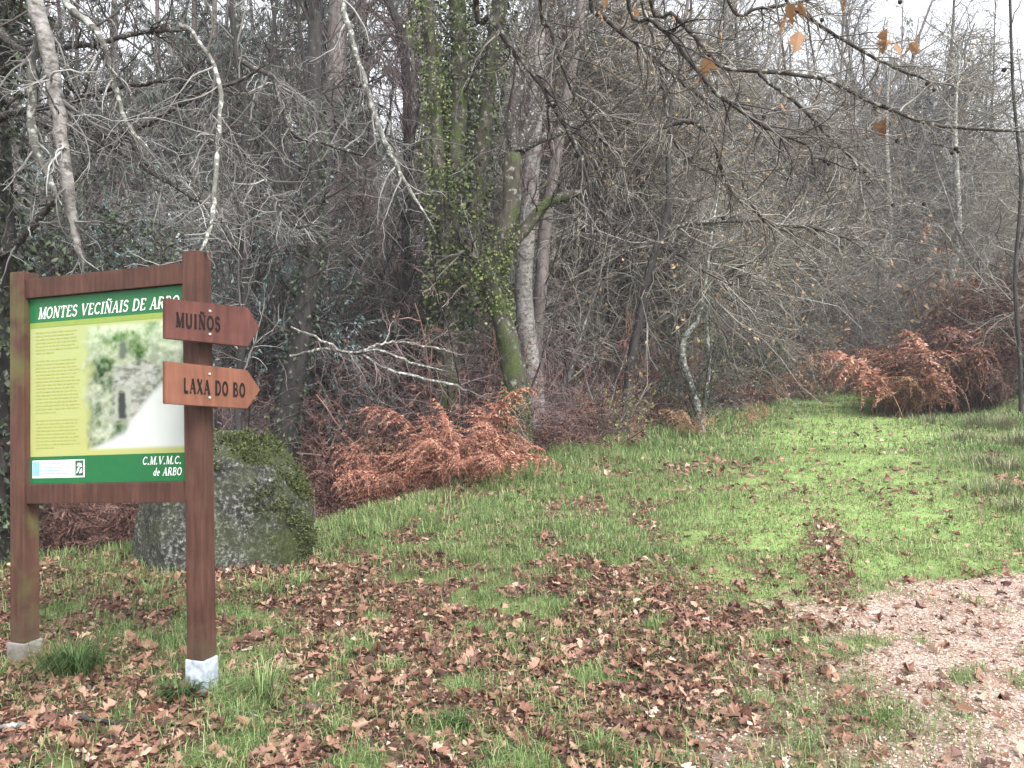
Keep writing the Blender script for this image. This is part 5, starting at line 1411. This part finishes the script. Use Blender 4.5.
    arrow(((165, 361, 404), (247.5, 370, 409), (260.6, 390)), M["arrow_tan"], "LAXA DO BO", .21, .98, .3, .34, "orange brown arrow board carved LAXA DO BO", "", 3.60, 3.93)
build_sign()

# ---------------------------------------------------------------- small things on the ground
def tuft(px, d, h, n, spread, mat, label, seed, lean=(0.3, 1.1), w=0.004):
    rng = np.random.default_rng(seed)
    x = (px - CX) / FPX * d
    c = np.array([x, d, hz1(x, d)])
    a = rng.random(n) * 6.28; r = spread * np.abs(rng.standard_normal(n)) * 0.5
    px_, py_ = x + r * np.cos(a), d + r * np.sin(a)
    S = np.stack([px_, py_, hz(px_, py_) - .005], -1) - c
    V, F = blades(S, a + 0.6 * rng.standard_normal(n), h * (0.5 + 0.7 * rng.random(n)), w * (0.7 + 0.6 * rng.random(n)), lean[0] + (lean[1] - lean[0]) * rng.random(n))
    o = link("grass_tuft", mesh("grass_tuft", V, F, mat, True), None, tuple(c))
    tag(o, label, "grass tuft")
tuft(75, 3.95, 0.24, 420, 0.16, M["grass_deep"], "dark green tuft of long grass between the two sign posts", 700, (.6, 1.5))
tuft(262, 3.75, 0.2, 160, 0.12, M["grass"], "long-bladed grass tuft right of the white post foot", 701, (.6, 1.6))
tuft(178, 3.7, 0.12, 120, 0.1, M["grass_deep"], "low leafy tuft left of the white post foot", 702, (.4, 1.4), .009)
tuft(524, 4.75, 0.13, 130, 0.09, M["grass"], "pale green grass tuft standing alone among leaves mid-bank", 703)
tuft(456, 3.45, 0.1, 120, 0.07, M["grass_deep"], "small bright grass tuft beside a curled tan leaf", 704)
tuft(600, 3.25, 0.12, 150, 0.1, M["grass"], "grass tuft at the bottom centre of the leaf litter", 705)
tuft(390, 4.1, 0.1, 120, 0.12, M["grass"], "grass tuft among leaves right of the signpost", 706)
tuft(335, 3.4, 0.09, 120, 0.1, M["grass"], "low grass tuft in the leaves below the arrow boards", 707)
tuft(880, 3.55, 0.06, 260, 0.16, M["grass"], "flat olive grass patch in the gravel", 708)
tuft(830, 4.3, 0.06, 160, 0.12, M["grass"], "small green tuft at the gravel's left edge", 709)
for k, (px, d, h, n) in enumerate(((985, 12, .35, 260), (1010, 11, .4, 300), (1000, 9.5, .3, 260), (1020, 13.5, .5, 320), (960, 14.5, .35, 240), (975, 16.5, .5, 260), (1005, 16, .55, 300), (1018, 8.6, .25, 240), (930, 17.5, .35, 220))):
    tuft(px, d, h * .7, n, 0.6, M["grass_verge"], ("pale dry", "tall", "short", "thick", "sparse", "upright", "rank", "low", "thin")[k] + " grey-green grass tuft on the right verge " + ("below the bracken bank", "at the picture's edge", "nearest the gravel", "under the thin reddish stem", "beside the bright track", "touching the bracken", "behind the other tufts", "above the gravel corner", "by the straw bracken")[k], 750 + k, (.2, 1.2), .009)
for k, (px, d, h, n) in enumerate(((150, 5.5, .14, 160), (205, 5.55, .12, 150), (262, 5.6, .15, 170), (300, 5.8, .14, 150))):
    tuft(px, d, h, n, 0.3, M["grass"], ("green grass tuft at the boulder's left foot", "green grass tuft growing behind the arrow post against the boulder", "green grass tuft under the boulder's pale face", "green grass tuft at the boulder's mossy right foot")[k], 780 + k, (.3, 1.3), .005)
# rusty dead grass by the algae-stained post
tuft(50, 4.15, 0.12, 260, 0.1, M["bracken_tan"], "rust-coloured dead grass tuft against the mossy post's concrete foot", 710, (.6, 1.6), .003)

def stick(pts_px, mat, label, seed):
    p = np.array([[*(lambda g: (g[0], g[1], g[2] + r + 0.012))(gp(px, d)), r] for px, d, r in pts_px])
    b_ = p[0, :3].copy()
    me, l = limb_mesh("fallen_twig", p, mat, b_, 7, 16, 0.1, seed, 0.003)
    o = link("fallen_twig", me, None, tuple(b_)); tag(o, label, "twig")
stick([(50, 3.42, .010), (75, 3.4, .011), (105, 3.38, .009), (132, 3.40, .006)], M["bark_dark"], "dark broken stick lying in leaves left of the white post foot", 720)
stick([(-10, 3.28, .011), (18, 3.3, .011), (40, 3.33, .008)], M["bark_lichen"], "pale lichened stick on leaves below the mossy post", 721)
stick([(216, 3.55, .005), (240, 3.57, .006), (262, 3.52, .004)], M["bark_lichen"], "thin pale twig on leaves right of the white post foot", 722)
stick([(318, 7.2, .008), (340, 7.3, .008), (362, 7.25, .005)], M["bark_grey"], "grey twig lying right of the boulder", 723)
def upright_stem(px, d, top_py, r, label, seed):
    b_ = gp(px, d); tp_ = W(px + 2, top_py, d)
    p = np.array([[*(b_ - [0, 0, .1]), r], [*((b_ + tp_) / 2 + [.015, 0, 0]), r * .9], [*tp_, r * .5]])
    me, l = limb_mesh("dry_stem", p, M["bark_lichen"], b_, 6, 14, 0.08, seed, .003)
    o = link("dry_stem", me, None, tuple(b_)); tag(o, label, "stem")
upright_stem(312, 7.2, 495, .006, "thin dry upright stem right of the mossy boulder", 730)

sc.render.film_transparent = False
print("planted", COUNT, "objects", len(bpy.data.objects))
